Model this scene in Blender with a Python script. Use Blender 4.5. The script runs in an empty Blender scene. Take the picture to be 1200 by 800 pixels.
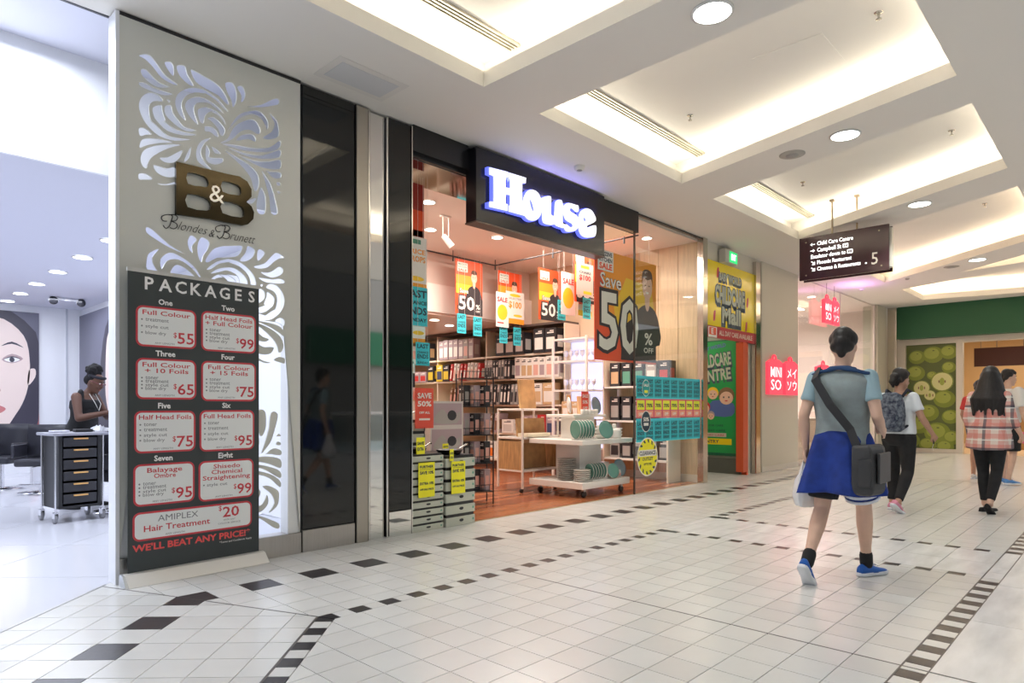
import bpy, bmesh, math, random
from mathutils import Vector, Matrix
from mathutils.geometry import tessellate_polygon
S = bpy.context.scene; C = S.collection
PI = math.pi
# ---------------------------------------------------------------- camera, world, exposure
cd = bpy.data.cameras.new('camera'); cam = bpy.data.objects.new('camera', cd); C.objects.link(cam)
YAW = math.atan2(735, 769)
cam.location = (0, 0, 1.2); cam.rotation_euler = (PI/2, 0, PI/2 - 0 - PI + YAW + 0)
cam.rotation_euler = (PI/2, 0, YAW - PI/2)
cd.sensor_width = 36; cd.lens = 769/1200*36; cd.shift_y = 77/1200; cd.clip_end = 200; cd.clip_start = .02
S.camera = cam
w = bpy.data.worlds.new('world'); S.world = w; w.use_nodes = True
w.node_tree.nodes['Background'].inputs[0].default_value = (.93, .96, 1, 1)
w.node_tree.nodes['Background'].inputs[1].default_value = .95
S.view_settings.view_transform = 'Standard'; S.view_settings.look = 'None'
S.view_settings.exposure = 0.4; S.view_settings.gamma = 1; S.view_settings.use_curve_mapping = False
S.cycles.max_bounces = 8; S.cycles.diffuse_bounces = 4; S.cycles.glossy_bounces = 4; S.cycles.transparent_max_bounces = 12
S.cycles.sample_clamp_indirect = 6; S.cycles.caustics_reflective = False; S.cycles.caustics_refractive = False

def area(name, loc, rot, sx, sy, power, col=(1, 1, 1), spread=PI):
    l = bpy.data.lights.new(name, 'AREA'); l.shape = 'RECTANGLE'; l.size = sx; l.size_y = sy
    l.energy = power; l.color = col; l.spread = spread
    o = bpy.data.objects.new(name, l); C.objects.link(o); o.location = loc; o.rotation_euler = rot
    return o
COVE = 3.1
WARM = (1, .91, .76); COOL = (.86, .91, 1); PEACH = (1, .90, .80)
# area lights added to fill the shop, salon and far-store rooms
for (x, y) in ((5.6, 6.0), (7.9, 6.0), (5.6, 7.3), (7.7, 7.2)):
    area('shop_fill_light', (x, y, 3.82), (0, 0, 0), 1.5, .8, 42, PEACH)
area('shop_rear_light', (8.2, 11.2, 2.68), (0, 0, 0), 1.5, 1.5, 30, PEACH)
for (x, y) in ((-.6, 7.4), (-2.2, 7.4), (2.0, 7.4), (-.6, 10.2), (2.1, 10.2), (-.6, 13), (2.4, 13)):
    area('salon_fill_light', (x, y, 3.02), (0, 0, 0), 1.3, 1.3, 30, COOL)
area('salon_void_fill', (-.3, 5.5, 3.85), (0, 0, 0), 3.0, .5, 75, COOL)  # added to brighten the void behind the panel cut-outs
area('variety_shop_light', (16.6, 7.0, 3.5), (0, 0, 0), 4, 2, 150, (1, .88, .82))
area('fruit_store_light', (23, 1.5, 3.3), (0, 0, 0), 3, 4, 120, (1, .85, .66))
area('childcare_hall_light', (10.4, 6.4, 2.95), (0, 0, 0), .8, 1.2, 16, (1, .9, .75))
# ---------------------------------------------------------------- materials
MC = {}
def M(name, col=(.8, .8, .8), rough=.5, metal=0., emit=0., kind=None, scale=8., amt=.15, bump=0., col2=None, stretch=(1, 1, 1), spec=.5, alpha=1):
    if name in MC: return MC[name]
    m = bpy.data.materials.new(name); m.use_nodes = True; MC[name] = m
    nt = m.node_tree; b = nt.nodes['Principled BSDF']; L = nt.links
    b.inputs['Base Color'].default_value = (*col, 1); b.inputs['Roughness'].default_value = rough
    b.inputs['Metallic'].default_value = metal; b.inputs['Specular IOR Level'].default_value = spec
    if emit: b.inputs['Emission Color'].default_value = (*col, 1); b.inputs['Emission Strength'].default_value = emit
    if kind:
        tc = nt.nodes.new('ShaderNodeTexCoord'); mp = nt.nodes.new('ShaderNodeMapping'); mp.inputs['Scale'].default_value = stretch
        L.new(tc.outputs['Object'], mp.inputs[0])
        n = nt.nodes.new('ShaderNodeTexNoise'); n.inputs['Scale'].default_value = scale; n.inputs['Detail'].default_value = 5
        L.new(mp.outputs[0], n.inputs[0])
        r = nt.nodes.new('ShaderNodeMix'); r.data_type = 'RGBA'
        c2 = col2 or tuple(max(0, c*(1-amt*2)) for c in col)
        r.inputs[6].default_value = (*col, 1); r.inputs[7].default_value = (*c2, 1)
        mr = nt.nodes.new('ShaderNodeMapRange'); mr.inputs[1].default_value = .35; mr.inputs[2].default_value = .7
        L.new(n.outputs[0], mr.inputs[0]); L.new(mr.outputs[0], r.inputs[0]); L.new(r.outputs[2], b.inputs['Base Color'])
        if bump:
            bp = nt.nodes.new('ShaderNodeBump'); bp.inputs['Strength'].default_value = bump; bp.inputs['Distance'].default_value = .01
            L.new(n.outputs[0], bp.inputs['Height']); L.new(bp.outputs[0], b.inputs['Normal'])
    return m
def glass(name, col=(1, 1, 1), refl=.06, rough=.02):
    if name in MC: return MC[name]
    m = bpy.data.materials.new(name); m.use_nodes = True; MC[name] = m; nt = m.node_tree; nt.nodes.clear(); L = nt.links
    o = nt.nodes.new('ShaderNodeOutputMaterial'); t = nt.nodes.new('ShaderNodeBsdfTransparent'); g = nt.nodes.new('ShaderNodeBsdfGlossy')
    t.inputs[0].default_value = (*col, 1); g.inputs['Roughness'].default_value = rough
    lw = nt.nodes.new('ShaderNodeLayerWeight'); lw.inputs[0].default_value = .5
    f = nt.nodes.new('ShaderNodeMath'); f.operation = 'POWER'; f.inputs[1].default_value = 4; L.new(lw.outputs['Facing'], f.inputs[0])
    a = nt.nodes.new('ShaderNodeMath'); a.operation = 'MULTIPLY_ADD'; a.inputs[1].default_value = .6; a.inputs[2].default_value = refl
    x = nt.nodes.new('ShaderNodeMixShader'); L.new(f.outputs[0], a.inputs[0]); L.new(a.outputs[0], x.inputs[0])
    L.new(t.outputs[0], x.inputs[1]); L.new(g.outputs[0], x.inputs[2]); L.new(x.outputs[0], o.inputs[0])
    return m
def E_(name, col, s): return M(name, col, .5, emit=s)
# ---------------------------------------------------------------- mesh builder
class PL:
    """a placed plane: u to the right, v up, n towards the viewer"""
    def __init__(s, o, u=(1, 0, 0), v=(0, 0, 1)):
        s.o = Vector(o); s.u = Vector(u).normalized(); s.v = Vector(v).normalized(); s.n = s.u.cross(s.v)
    def __call__(s, a, b, d=0): return tuple(s.o + s.u*a + s.v*b + s.n*d)
TXT = {}
def textmesh(t, bold, shear):
    k = (t, bold, shear)
    if k not in TXT:
        c = bpy.data.curves.new('t', 'FONT'); c.body = t; c.offset = bold; c.shear = shear; c.resolution_u = 2; c.size = 1
        o = bpy.data.objects.new('t', c); C.objects.link(o)
        m = bpy.data.meshes.new_from_object(o.evaluated_get(bpy.context.evaluated_depsgraph_get()))
        vs = [(v.co.x, v.co.y) for v in m.vertices]; fs = [tuple(p.vertices) for p in m.polygons]
        bpy.data.objects.remove(o); bpy.data.curves.remove(c); bpy.data.meshes.remove(m)
        xs = [v[0] for v in vs] or [0]; ys = [v[1] for v in vs] or [0]
        TXT[k] = (vs, fs, min(xs), max(xs), min(ys), max(ys))
    return TXT[k]
def smooth2(pts, k=4):
    out = []; n = len(pts)
    for i in range(n):
        p0, p1, p2, p3 = [Vector(pts[(i+j-1) % n][:2]) for j in range(4)]
        for j in range(k):
            t = j/k
            out.append(tuple(.5*((2*p1) + (p2-p0)*t + (2*p0-5*p1+4*p2-p3)*t*t + (3*p1-p0-3*p2+p3)*t**3)))
    return out
def ring2(cx, cy, rx, ry, n=20): return [(cx+rx*math.cos(2*PI*i/n), cy+ry*math.sin(2*PI*i/n)) for i in range(n)]
def rrect(x0, y0, x1, y1, r, n=5):
    o = []
    for cx, cy, a in ((x1-r, y1-r, 0), (x0+r, y1-r, 90), (x0+r, y0+r, 180), (x1-r, y0+r, 270)):
        for i in range(n+1):
            t = math.radians(a+90*i/n); o.append((cx+r*math.cos(t), cy+r*math.sin(t)))
    return o
class MB:
    def __init__(s): s.v = []; s.f = []; s.i = []; s.sm = []; s.m = []; s.c = 0
    def mat(s, m):
        if m not in s.m: s.m.append(m)
        s.c = s.m.index(m); return s
    def add(s, vs, fs, sm=False):
        b = len(s.v); s.v += [tuple(v) for v in vs]
        for f in fs: s.f.append(tuple(b+k for k in f)); s.i.append(s.c); s.sm.append(sm)
        return s
    def box(s, x0, y0, z0, x1, y1, z1):
        x0, x1 = sorted((x0, x1)); y0, y1 = sorted((y0, y1)); z0, z1 = sorted((z0, z1))
        v = [(x, y, z) for z in (z0, z1) for x, y in ((x0, y0), (x1, y0), (x1, y1), (x0, y1))]
        return s.add(v, [(3, 2, 1, 0), (4, 5, 6, 7), (0, 1, 5, 4), (1, 2, 6, 5), (2, 3, 7, 6), (3, 0, 4, 7)])
    def pbox(s, P, a0, b0, a1, b1, d0, d1):
        v = [P(a, b, d) for d in (d0, d1) for a, b in ((a0, b0), (a1, b0), (a1, b1), (a0, b1))]
        return s.add(v, [(3, 2, 1, 0), (4, 5, 6, 7), (0, 1, 5, 4), (1, 2, 6, 5), (2, 3, 7, 6), (3, 0, 4, 7)])
    def prism(s, base, vec, sm=False):
        n = len(base); vec = Vector(vec); top = [tuple(Vector(p)+vec) for p in base]
        return s.add(list(base)+top, [tuple(reversed(range(n))), tuple(range(n, 2*n))] + [(i, (i+1) % n, n+(i+1) % n, n+i) for i in range(n)])
    def flat(s, P, pts, d0, d1, back=True):
        """thin raised shape on a plane"""
        n = len(pts); a = [P(x, y, d0) for x, y in pts]; b = [P(x, y, d1) for x, y in pts]
        ar = sum(pts[i][0]*pts[(i+1) % n][1]-pts[(i+1) % n][0]*pts[i][1] for i in range(n))
        if ar < 0: a.reverse(); b.reverse()
        fs = [tuple(range(n, 2*n))] + [(i, (i+1) % n, n+(i+1) % n, n+i) for i in range(n)]
        if back: fs.append(tuple(reversed(range(n))))
        return s.add(a+b, fs)
    def rect(s, P, x0, y0, x1, y1, d): # printed patch
        return s.flat(P, [(x0, y0), (x1, y0), (x1, y1), (x0, y1)], d-.0004, d, False)
    def text(s, P, t, x, y, w_=None, h=None, d=.001, bold=0., shear=0., al='L', rot=0, depth=.0004):
        vs, fs, x0, x1, y0, y1 = textmesh(t, bold, shear)
        if not vs: return s
        if y0 < -.08: y0 = 0.
        W = max(x1-x0, 1e-4); H_ = max(y1-y0, 1e-4)
        if h is None: sx = w_/W; sy = sx
        elif w_ is None: sy = h/H_; sx = sy
        else: sx = w_/W; sy = h/H_
        ox = {'L': 0, 'C': -W*sx/2, 'R': -W*sx}[al]; c, q = math.cos(rot), math.sin(rot)
        pp = []
        for a, b in vs:
            a = (a-x0)*sx+ox; b = (b-y0)*sy; pp.append((x+a*c-b*q, y+a*q+b*c))
        return s.add([P(a, b, d) for a, b in pp], fs)
    def cyl(s, p0, p1, r0, r1=None, n=12, cap=True, sm=True):
        r1 = r0 if r1 is None else r1; p0 = Vector(p0); p1 = Vector(p1); z = (p1-p0)
        if z.length < 1e-6: return s
        z.normalize(); x = z.orthogonal().normalized(); y = z.cross(x); v = []
        for p, r in ((p0, r0), (p1, r1)):
            for i in range(n):
                a = 2*PI*i/n; v.append(p + x*(r*math.cos(a)) + y*(r*math.sin(a)))
        s.add(v, [(i, (i+1) % n, n+(i+1) % n, n+i) for i in range(n)], sm)
        if cap: s.add([v[i] for i in range(n)], [tuple(reversed(range(n)))]); s.add(v[n:], [tuple(range(n))])
        return s
    def lathe(s, prof, c=(0, 0, 0), n=24, ax='z', sm=True):
        v = []
        for r, h in prof:
            for i in range(n):
                a = 2*PI*i/n; x, y = r*math.cos(a), r*math.sin(a)
                p = {'z': (x, y, h), 'y': (x, h, y), 'x': (h, x, y)}[ax]
                v.append((c[0]+p[0], c[1]+p[1], c[2]+p[2]))
        f = [(k*n+i, k*n+(i+1) % n, (k+1)*n+(i+1) % n, (k+1)*n+i) for k in range(len(prof)-1) for i in range(n)]
        return s.add(v, f, sm)
    def ell(s, c, r, n=14, m=9, R=None):
        v = []; f = []
        for k in range(m+1):
            ph = PI*k/m
            for i in range(n):
                a = 2*PI*i/n; p = Vector((r[0]*math.sin(ph)*math.cos(a), r[1]*math.sin(ph)*math.sin(a), -r[2]*math.cos(ph)))
                if R: p = R @ p
                v.append(Vector(c)+p)
        for k in range(m):
            for i in range(n): f.append((k*n+i, k*n+(i+1) % n, (k+1)*n+(i+1) % n, (k+1)*n+i))
        return s.add(v, f, True)
    def loft(s, rings, cap=True, sm=True):
        n = len(rings[0]); v = [p for r in rings for p in r]
        f = [(k*n+i, k*n+(i+1) % n, (k+1)*n+(i+1) % n, (k+1)*n+i) for k in range(len(rings)-1) for i in range(n)]
        if cap: f += [tuple(reversed(range(n))), tuple(range(len(v)-n, len(v)))]
        return s.add(v, f, sm)
    def tube(s, path, r, n=8, sm=True):
        path = [Vector(p) for p in path]; rings = []
        x = None
        for i, p in enumerate(path):
            t = (path[min(i+1, len(path)-1)]-path[max(i-1, 0)]).normalized()
            if x is None: x = t.orthogonal().normalized()
            else: x = (x - t*x.dot(t)); x = x.normalized() if x.length > 1e-5 else t.orthogonal().normalized()
            y = t.cross(x); rr = r[i] if isinstance(r, (list, tuple)) else r
            rings.append([p + x*(rr*math.cos(2*PI*k/n)) + y*(rr*math.sin(2*PI*k/n)) for k in range(n)])
        return s.loft(rings, True, sm)
    def limb(s, ps, rs, n=12):
        for i in range(len(ps)-1): s.cyl(ps[i], ps[i+1], rs[i], rs[i+1], n)
        for p, r in zip(ps, rs): s.ell(p, (r, r, r), n, 7)
        return s
    def mesh(s, name, mats=None):
        me = bpy.data.meshes.new(name); me.from_pydata(s.v, [], s.f)
        for m in (mats or s.m): me.materials.append(m)
        me.polygons.foreach_set('material_index', s.i); me.polygons.foreach_set('use_smooth', s.sm); me.update()
        return me
    def build(s, name, mat=None, parent=None):
        o = bpy.data.objects.new(name, s.mesh(name, [mat] if mat else None)); C.objects.link(o)
        if mat:
            for p in o.data.polygons: p.material_index = 0
        if parent: o.parent = parent
        return o
def tag(o, label=None, cat=None, group=None, kind=None):
    if label: o['label'] = label
    if cat: o['category'] = cat
    if group: o['group'] = group
    if kind: o['kind'] = kind
    return o
def thing(name, label, cat, loc=(0, 0, 0), rz=0, group=None):
    o = bpy.data.objects.new(name, None); C.objects.link(o); o.location = loc; o.rotation_euler = (0, 0, rz); o.empty_display_size = .1
    return tag(o, label, cat, group)
def struct(name, mb, m=None, parent=None):
    o = mb.build(name, m, parent)
    if not parent: o['kind'] = 'structure'
    return o
def bevel(o, w_=.004, seg=2):
    md = o.modifiers.new('bevel', 'BEVEL'); md.width = w_; md.segments = seg; md.limit_method = 'ANGLE'; md.angle_limit = math.radians(40)
    return o
def copy_tree(o, parent=None):
    c = o.copy(); C.objects.link(c)
    if parent: c.parent = parent
    for ch in list(o.children): copy_tree(ch, c)
    return c
rnd = random.Random(4)
LEAVES=[
[(1.496,3.627),(1.53,3.651),(1.571,3.655),(1.612,3.615),(1.668,3.553),(1.75,3.518),(1.711,3.508),(1.64,3.528),(1.584,3.582),(1.537,3.616)],
[(1.51,3.536),(1.543,3.548),(1.591,3.51),(1.633,3.487),(1.696,3.481),(1.619,3.452),(1.557,3.468),(1.516,3.498)],
[(1.496,3.442),(1.537,3.453),(1.591,3.439),(1.654,3.438),(1.714,3.436),(1.661,3.41),(1.591,3.409),(1.51,3.418)],
[(1.661,3.641),(1.696,3.662),(1.721,3.641),(1.721,3.569),(1.686,3.594)],
[(1.743,3.649),(1.798,3.67),(1.816,3.615),(1.861,3.549),(1.82,3.546),(1.761,3.587)],
[(1.838,3.657),(1.885,3.656),(1.94,3.644),(2.002,3.629),(2.065,3.593),(2.117,3.508),(2.097,3.495),(2.034,3.538),(1.953,3.554),(1.873,3.583)],
[(2.089,3.65),(2.146,3.67),(2.174,3.607),(2.17,3.532),(2.146,3.485),(2.134,3.536),(2.101,3.59)],
[(2.179,3.649),(2.22,3.672),(2.243,3.623),(2.232,3.569),(2.207,3.546),(2.212,3.595)],
[(1.732,3.37),(1.747,3.444),(1.805,3.506),(1.879,3.54),(1.971,3.545),(1.956,3.543),(2.034,3.51),(2.109,3.443),(2.077,3.449),(2.018,3.497),(1.94,3.522),(1.94,3.518),(1.864,3.5),(1.798,3.446),(1.776,3.369),(1.805,3.278),(1.761,3.303)],
[(1.798,3.376),(1.827,3.44),(1.902,3.481),(1.987,3.478),(1.94,3.483),(2.018,3.461),(2.081,3.414),(2.01,3.438),(1.956,3.456),(1.879,3.427),(1.861,3.366),(1.891,3.274),(1.835,3.311)],
[(1.887,3.374),(1.917,3.408),(1.987,3.435),(1.956,3.421),(2.018,3.417),(2.073,3.379),(2.093,3.333),(2.041,3.385),(1.987,3.399),(2.018,3.417),(1.971,3.394),(1.94,3.352),(1.929,3.297),(1.902,3.301)],
[(1.956,3.341),(2.002,3.364),(2.057,3.334),(2.088,3.295),(2.073,3.248),(2.053,3.244),(2.034,3.286),(1.987,3.327)],
[(1.936,3.268),(1.94,3.277),(1.987,3.288),(2.026,3.268),(2.038,3.231),(2.018,3.225),(1.979,3.246),(1.94,3.242)],
[(1.496,3.276),(1.51,3.34),(1.557,3.393),(1.619,3.4),(1.65,3.365),(1.591,3.345),(1.56,3.298),(1.571,3.212),(1.605,3.185),(1.682,3.133),(1.783,3.14),(1.842,3.151),(1.732,3.108),(1.626,3.112),(1.557,3.155),(1.516,3.209)],
[(1.584,3.298),(1.64,3.335),(1.647,3.296),(1.668,3.235),(1.661,3.225),(1.747,3.191),(1.879,3.196),(1.79,3.165),(1.682,3.163),(1.612,3.21),(1.591,3.241)],
[(1.664,3.332),(1.703,3.353),(1.718,3.304),(1.761,3.257),(1.798,3.228),(1.879,3.227),(1.805,3.201),(1.732,3.224),(1.668,3.273)],
[(1.675,3.389),(1.698,3.383),(1.688,3.366)],
[(1.496,3.125),(1.537,3.138),(1.577,3.109),(1.537,3.093),(1.503,3.076)],
[(1.503,3.02),(1.523,3.059),(1.591,3.085),(1.725,3.096),(1.626,3.062),(1.543,3.021),(1.503,2.994)],
[(1.506,2.925),(1.53,2.984),(1.591,3.031),(1.675,3.066),(1.776,3.093),(1.689,3.044),(1.591,2.964),(1.557,2.909),(1.543,2.861),(1.516,2.876)],
[(1.629,2.959),(1.682,2.977),(1.747,3.03),(1.783,3.055),(1.761,2.995),(1.718,2.949),(1.661,2.937)],
[(1.588,2.895),(1.626,2.898),(1.675,2.896),(1.734,2.919),(1.734,2.858),(1.675,2.835),(1.612,2.849)],
[(1.496,2.812),(1.543,2.824),(1.584,2.797),(1.523,2.778),(1.496,2.775)],
[(1.612,2.774),(1.675,2.786),(1.736,2.818),(1.732,2.8),(1.661,2.771)],
[(1.842,3.095),(1.827,3.013),(1.79,2.972),(1.82,3.058)],
[(1.983,3.203),(1.917,3.164),(1.879,3.09),(1.883,3.013),(1.933,2.979),(1.987,2.968),(1.933,3.019),(1.91,3.083),(1.94,3.155)],
[(1.948,3.141),(1.975,3.102),(1.971,3.061),(2.01,3.062),(2.069,3.076),(2.069,3.048),(2.01,3.012),(1.948,3.031)],
[(1.987,3.141),(2.034,3.126),(2.053,3.104),(2.01,3.099)],
[(2.253,3.527),(2.364,3.576),(2.47,3.658),(2.515,3.673),(2.515,3.635),(2.452,3.597),(2.364,3.557)],
[(2.105,3.292),(2.154,3.388),(2.203,3.453),(2.287,3.505),(2.364,3.522),(2.425,3.465),(2.417,3.395),(2.382,3.46),(2.304,3.481),(2.212,3.431),(2.146,3.353)],
[(2.049,3.187),(2.105,3.235),(2.146,3.321),(2.203,3.387),(2.279,3.436),(2.33,3.435),(2.364,3.371),(2.338,3.338),(2.279,3.353),(2.212,3.324),(2.146,3.247),(2.089,3.202)],
[(2.17,3.238),(2.22,3.298),(2.296,3.325),(2.325,3.3),(2.317,3.273),(2.262,3.277)],
[(2.434,3.536),(2.497,3.496),(2.515,3.442),(2.51,3.372),(2.434,3.324),(2.382,3.325),(2.452,3.389),(2.479,3.465)],
[(2.057,3.181),(2.179,3.206),(2.304,3.219),(2.434,3.261),(2.524,3.342),(2.524,3.29),(2.434,3.227),(2.262,3.184)],
[(2.097,3.168),(2.262,3.162),(2.39,3.189),(2.524,3.269),(2.524,3.213),(2.434,3.172),(2.304,3.144),(2.179,3.149)],
[(2.179,3.134),(2.304,3.123),(2.434,3.15),(2.528,3.189),(2.528,3.12),(2.434,3.091),(2.33,3.093)],
[(2.081,3.14),(2.195,3.11),(2.287,3.073),(2.347,3.014),(2.347,2.922),(2.313,2.888),(2.287,2.974),(2.237,3.035),(2.162,3.089)],
[(2.408,3.071),(2.434,3.07),(2.528,3.086),(2.533,3.048),(2.47,3.028)],
[(2.373,3.062),(2.417,3.015),(2.452,2.964),(2.488,2.853),(2.506,2.755),(2.452,2.743),(2.434,2.866),(2.404,2.969)],
[(2.253,2.792),(2.33,2.838),(2.296,2.784)],
[(2.364,2.926),(2.399,2.884),(2.408,2.818),(2.399,2.732),(2.347,2.721),(2.33,2.784)],
[(2.497,3.001),(2.528,3.004),(2.528,2.983),(2.501,2.976)],
[(2.497,2.932),(2.533,2.932),(2.515,2.912)]]
BBL=[
[(1.725,2.95),(1.929,2.952),(2.085,2.954),(2.182,2.959),(2.241,2.935),(2.275,2.884),(2.275,2.825),(2.235,2.776),(2.275,2.752),(2.295,2.71),(2.289,2.656),(2.248,2.608),(2.202,2.589),(2.085,2.588),(1.959,2.588),(1.727,2.576)],
[(1.805,2.892),(1.898,2.896),(1.936,2.886),(1.952,2.851),(1.94,2.82),(1.898,2.814),(1.805,2.811)],
[(1.803,2.737),(1.929,2.738),(1.965,2.709),(1.965,2.671),(1.935,2.645),(1.803,2.642)],
[(2.053,2.892),(2.165,2.891),(2.194,2.861),(2.19,2.82),(2.149,2.81),(2.053,2.812)],
[(2.053,2.741),(2.175,2.743),(2.215,2.713),(2.215,2.673),(2.188,2.648),(2.053,2.652)]]
HOUSE=[('H',[[(4.698,3.655),(4.969,3.677),(4.969,3.621),(4.934,3.612),(4.934,3.508),(5.005,3.512),(5.005,3.612),(4.987,3.613),(4.987,3.675),(5.249,3.686),(5.244,3.627),(5.187,3.62),(5.187,3.335),(5.238,3.336),(5.238,3.273),(4.987,3.267),(4.987,3.329),(5.005,3.333),(5.005,3.444),(4.934,3.434),(4.934,3.335),(4.964,3.336),(4.964,3.268),(4.698,3.252),(4.698,3.306),(4.761,3.317),(4.761,3.58),(4.698,3.583)]]),
('o',[[(5.197,3.375),(5.215,3.468),(5.272,3.548),(5.348,3.581),(5.435,3.571),(5.49,3.512),(5.508,3.432),(5.485,3.335),(5.426,3.271),(5.348,3.242),(5.262,3.25),(5.212,3.303)],[(5.306,3.476),(5.352,3.436),(5.381,3.352),(5.348,3.351),(5.31,3.413)]]),
('u',[[(5.508,3.526),(5.645,3.581),(5.67,3.54),(5.665,3.4),(5.686,3.371),(5.731,3.388),(5.748,3.538),(5.836,3.582),(5.874,3.54),(5.874,3.337),(5.906,3.316),(5.896,3.271),(5.769,3.272),(5.738,3.282),(5.665,3.261),(5.554,3.258),(5.524,3.304),(5.524,3.448),(5.508,3.464)]]),
('s',[[(5.887,3.509),(5.928,3.554),(5.993,3.58),(6.114,3.585),(6.163,3.583),(6.163,3.518),(6.114,3.507),(6.048,3.53),(6.004,3.514),(6.015,3.486),(6.114,3.469),(6.17,3.425),(6.163,3.34),(6.103,3.28),(6.004,3.248),(5.928,3.246),(5.896,3.3),(5.943,3.323),(6.004,3.302),(6.059,3.319),(6.048,3.351),(5.939,3.37),(5.896,3.422)]]),
('e',[[(6.177,3.426),(6.204,3.516),(6.295,3.58),(6.388,3.595),(6.459,3.57),(6.512,3.481),(6.342,3.387),(6.353,3.367),(6.512,3.424),(6.507,3.301),(6.424,3.264),(6.318,3.241),(6.227,3.255),(6.181,3.316)],[(6.268,3.466),(6.307,3.47),(6.318,3.444),(6.277,3.426)]])]
# ---------------------------------------------------------------- floor of tiles
ZC = 3.89; FY = 5.03
tile_w = M('tile white', (.735, .735, .705), .22, kind='n', scale=3, amt=.03)
tile_w2 = M('tile offwhite', (.69, .685, .655), .25, kind='n', scale=3, amt=.03)
tile_m = M('tile marbled', (.86, .86, .85), .2, kind='n', scale=2.2, amt=.1, stretch=(1, 4, 1))
tile_d = M('tile charcoal', (.045, .04, .042), .3, kind='n', scale=30, amt=.2)
grout = M('grout', (.42, .40, .37), .8)
SX, SY = 1.95, 3.405; SD = Vector((-.383, .924))          # the seam where the mall turns
def clip(poly, p, n):                                       # keep the side where (q-p).n >= 0
    out = []
    for i in range(len(poly)):
        a = Vector(poly[i]); b = Vector(poly[(i+1) % len(poly)]); da = (a-p).dot(n); db = (b-p).dot(n)
        if da >= 0: out.append(tuple(a))
        if da*db < 0: t = da/(da-db); out.append(tuple(a+(b-a)*t))
    return out
SP = Vector((SX, SY)); SN = Vector((.924, .383))            # points to +X side
def mirror(q): q = Vector(q)-SP; q = q-2*q.dot(SN)*SN; return tuple(q+SP)
tiles = []                                                  # (poly, material)
def T(x0, y0, x1, y1, m, both=False):
    g = .0022; p = [(x0+g, y0+g), (x1-g, y0+g), (x1-g, y1-g), (x0+g, y1-g)]
    if both:
        q = clip(p, SP + SN*.003, SN)
        if len(q) > 2: tiles.append((q, m)); tiles.append(([mirror(v) for v in reversed(q)], m))
    else: tiles.append((p, m))
XR = 12.4
rows = [(4.835, 5.10), (4.62, 4.835), (4.405, 4.62), (4.19, 4.405), (3.975, 4.19), (3.76, 3.975), (3.545, 3.76), (3.405, 3.545)]
k = -6
xs0 = 1.93
def wt(): return tile_w if rnd.random() < .65 else tile_w2
for k in range(-6, 25):
    x = xs0 + .43*k
    for (y0, y1) in rows:
        if x > XR: continue
        if abs(y0-4.19) < .01 and k >= 0 or (abs(y0-4.19) < .01 and k >= -1):
            T(x, y0, x+.215, y1, tile_d, True); T(x+.215, y0, x+.43, y1, wt(), True)
        else:
            T(x, y0, x+.215, y1, wt(), True); T(x+.215, y0, x+.43, y1, wt(), True)
# inner stripe of small dashes
for k in range(0, 45):
    x = 1.93 + .215*k
    if 5.6 < x < 6.62: T(x, 3.30, x+.215, 3.405, tile_m)
    else:
        T(x, 3.30, x+.1075, 3.405, tile_d, True); T(x+.1075, 3.30, x+.215, 3.405, wt(), True)
# main field, clipped to the right of the mirrored stripe
Mp = Vector(mirror((SX+0, 3.30))); Md = (Vector(mirror((SX+1, 3.30)))-Mp).normalized(); Mn = Vector((-Md.y, Md.x))
if (Vector((5, 2))-Mp).dot(Mn) < 0: Mn = -Mn
def TM(x0, y0, x1, y1, m):
    g = .0022; p = clip([(x0+g, y0+g), (x1-g, y0+g), (x1-g, y1-g), (x0+g, y1-g)], Mp+Mn*.003, Mn)
    if len(p) > 2: tiles.append((p, m))
ys = [.80+.2085*i for i in range(13)]
for i in range(12):
    for j in range(22):
        x1 = 5.605-.2145*j; x0 = x1-.2145
        if x1 > .9: TM(x0, ys[i], x1, ys[i+1], wt())
for X0 in (5.605, 6.675):                                   # the two rows of crossing dashes
    for i in range(12):
        y0 = ys[i]; TM(X0, y0, X0+.09, y0+.104, tile_w); TM(X0, y0+.104, X0+.09, y0+.2085, tile_d)
for (y0, y1) in ((.8, 1.12), (1.12, 1.45), (1.45, 1.9), (1.9, 2.35), (2.35, 2.8), (2.8, 3.30)): # marbled band
    TM(5.695, y0, 6.18, y1, tile_m); TM(6.18, y0, 6.675, y1, tile_m)
for i in range(12):
    for j in range(28):
        x0 = 6.765+.2145*j
        TM(x0, ys[i], x0+.2145, ys[i+1], wt())
for k in range(-22, 50):                                    # stripe at the mall's middle
    x = 3.31+.2125*k
    if x < .3 or x > XR: continue
    if 5.6 < x < 6.6: TM(x, .69, x+.2125, .80, tile_m)
    else: TM(x, .69, x+.1075, .80, tile_d); TM(x+.1075, .69, x+.2125, .80, tile_w)
for k in range(0, 13):
    for r_ in range(3): TM(.42+1.01*k, .69-.5*(r_+1), 1.43+1.01*k, .69-.5*r_, tile_m)
fl = MB(); fl.box(-8, -12, -.3, 30, 5.3, -.009)
floor = struct('floor', fl, grout)
def pv(poly):
    cx = sum(p[0] for p in poly)/len(poly); cy = sum(p[1] for p in poly)/len(poly)
    f_ = cx*.723+cy*.691; r_ = cx*.691-cy*.723
    if f_ < .6 or abs(r_/f_) > .82 or 477+769*1.2/f_ > 830: return 1e9
    return f_
tiles.sort(key=lambda t: pv(t[0])); tmesh = {}
rest = MB()
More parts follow.
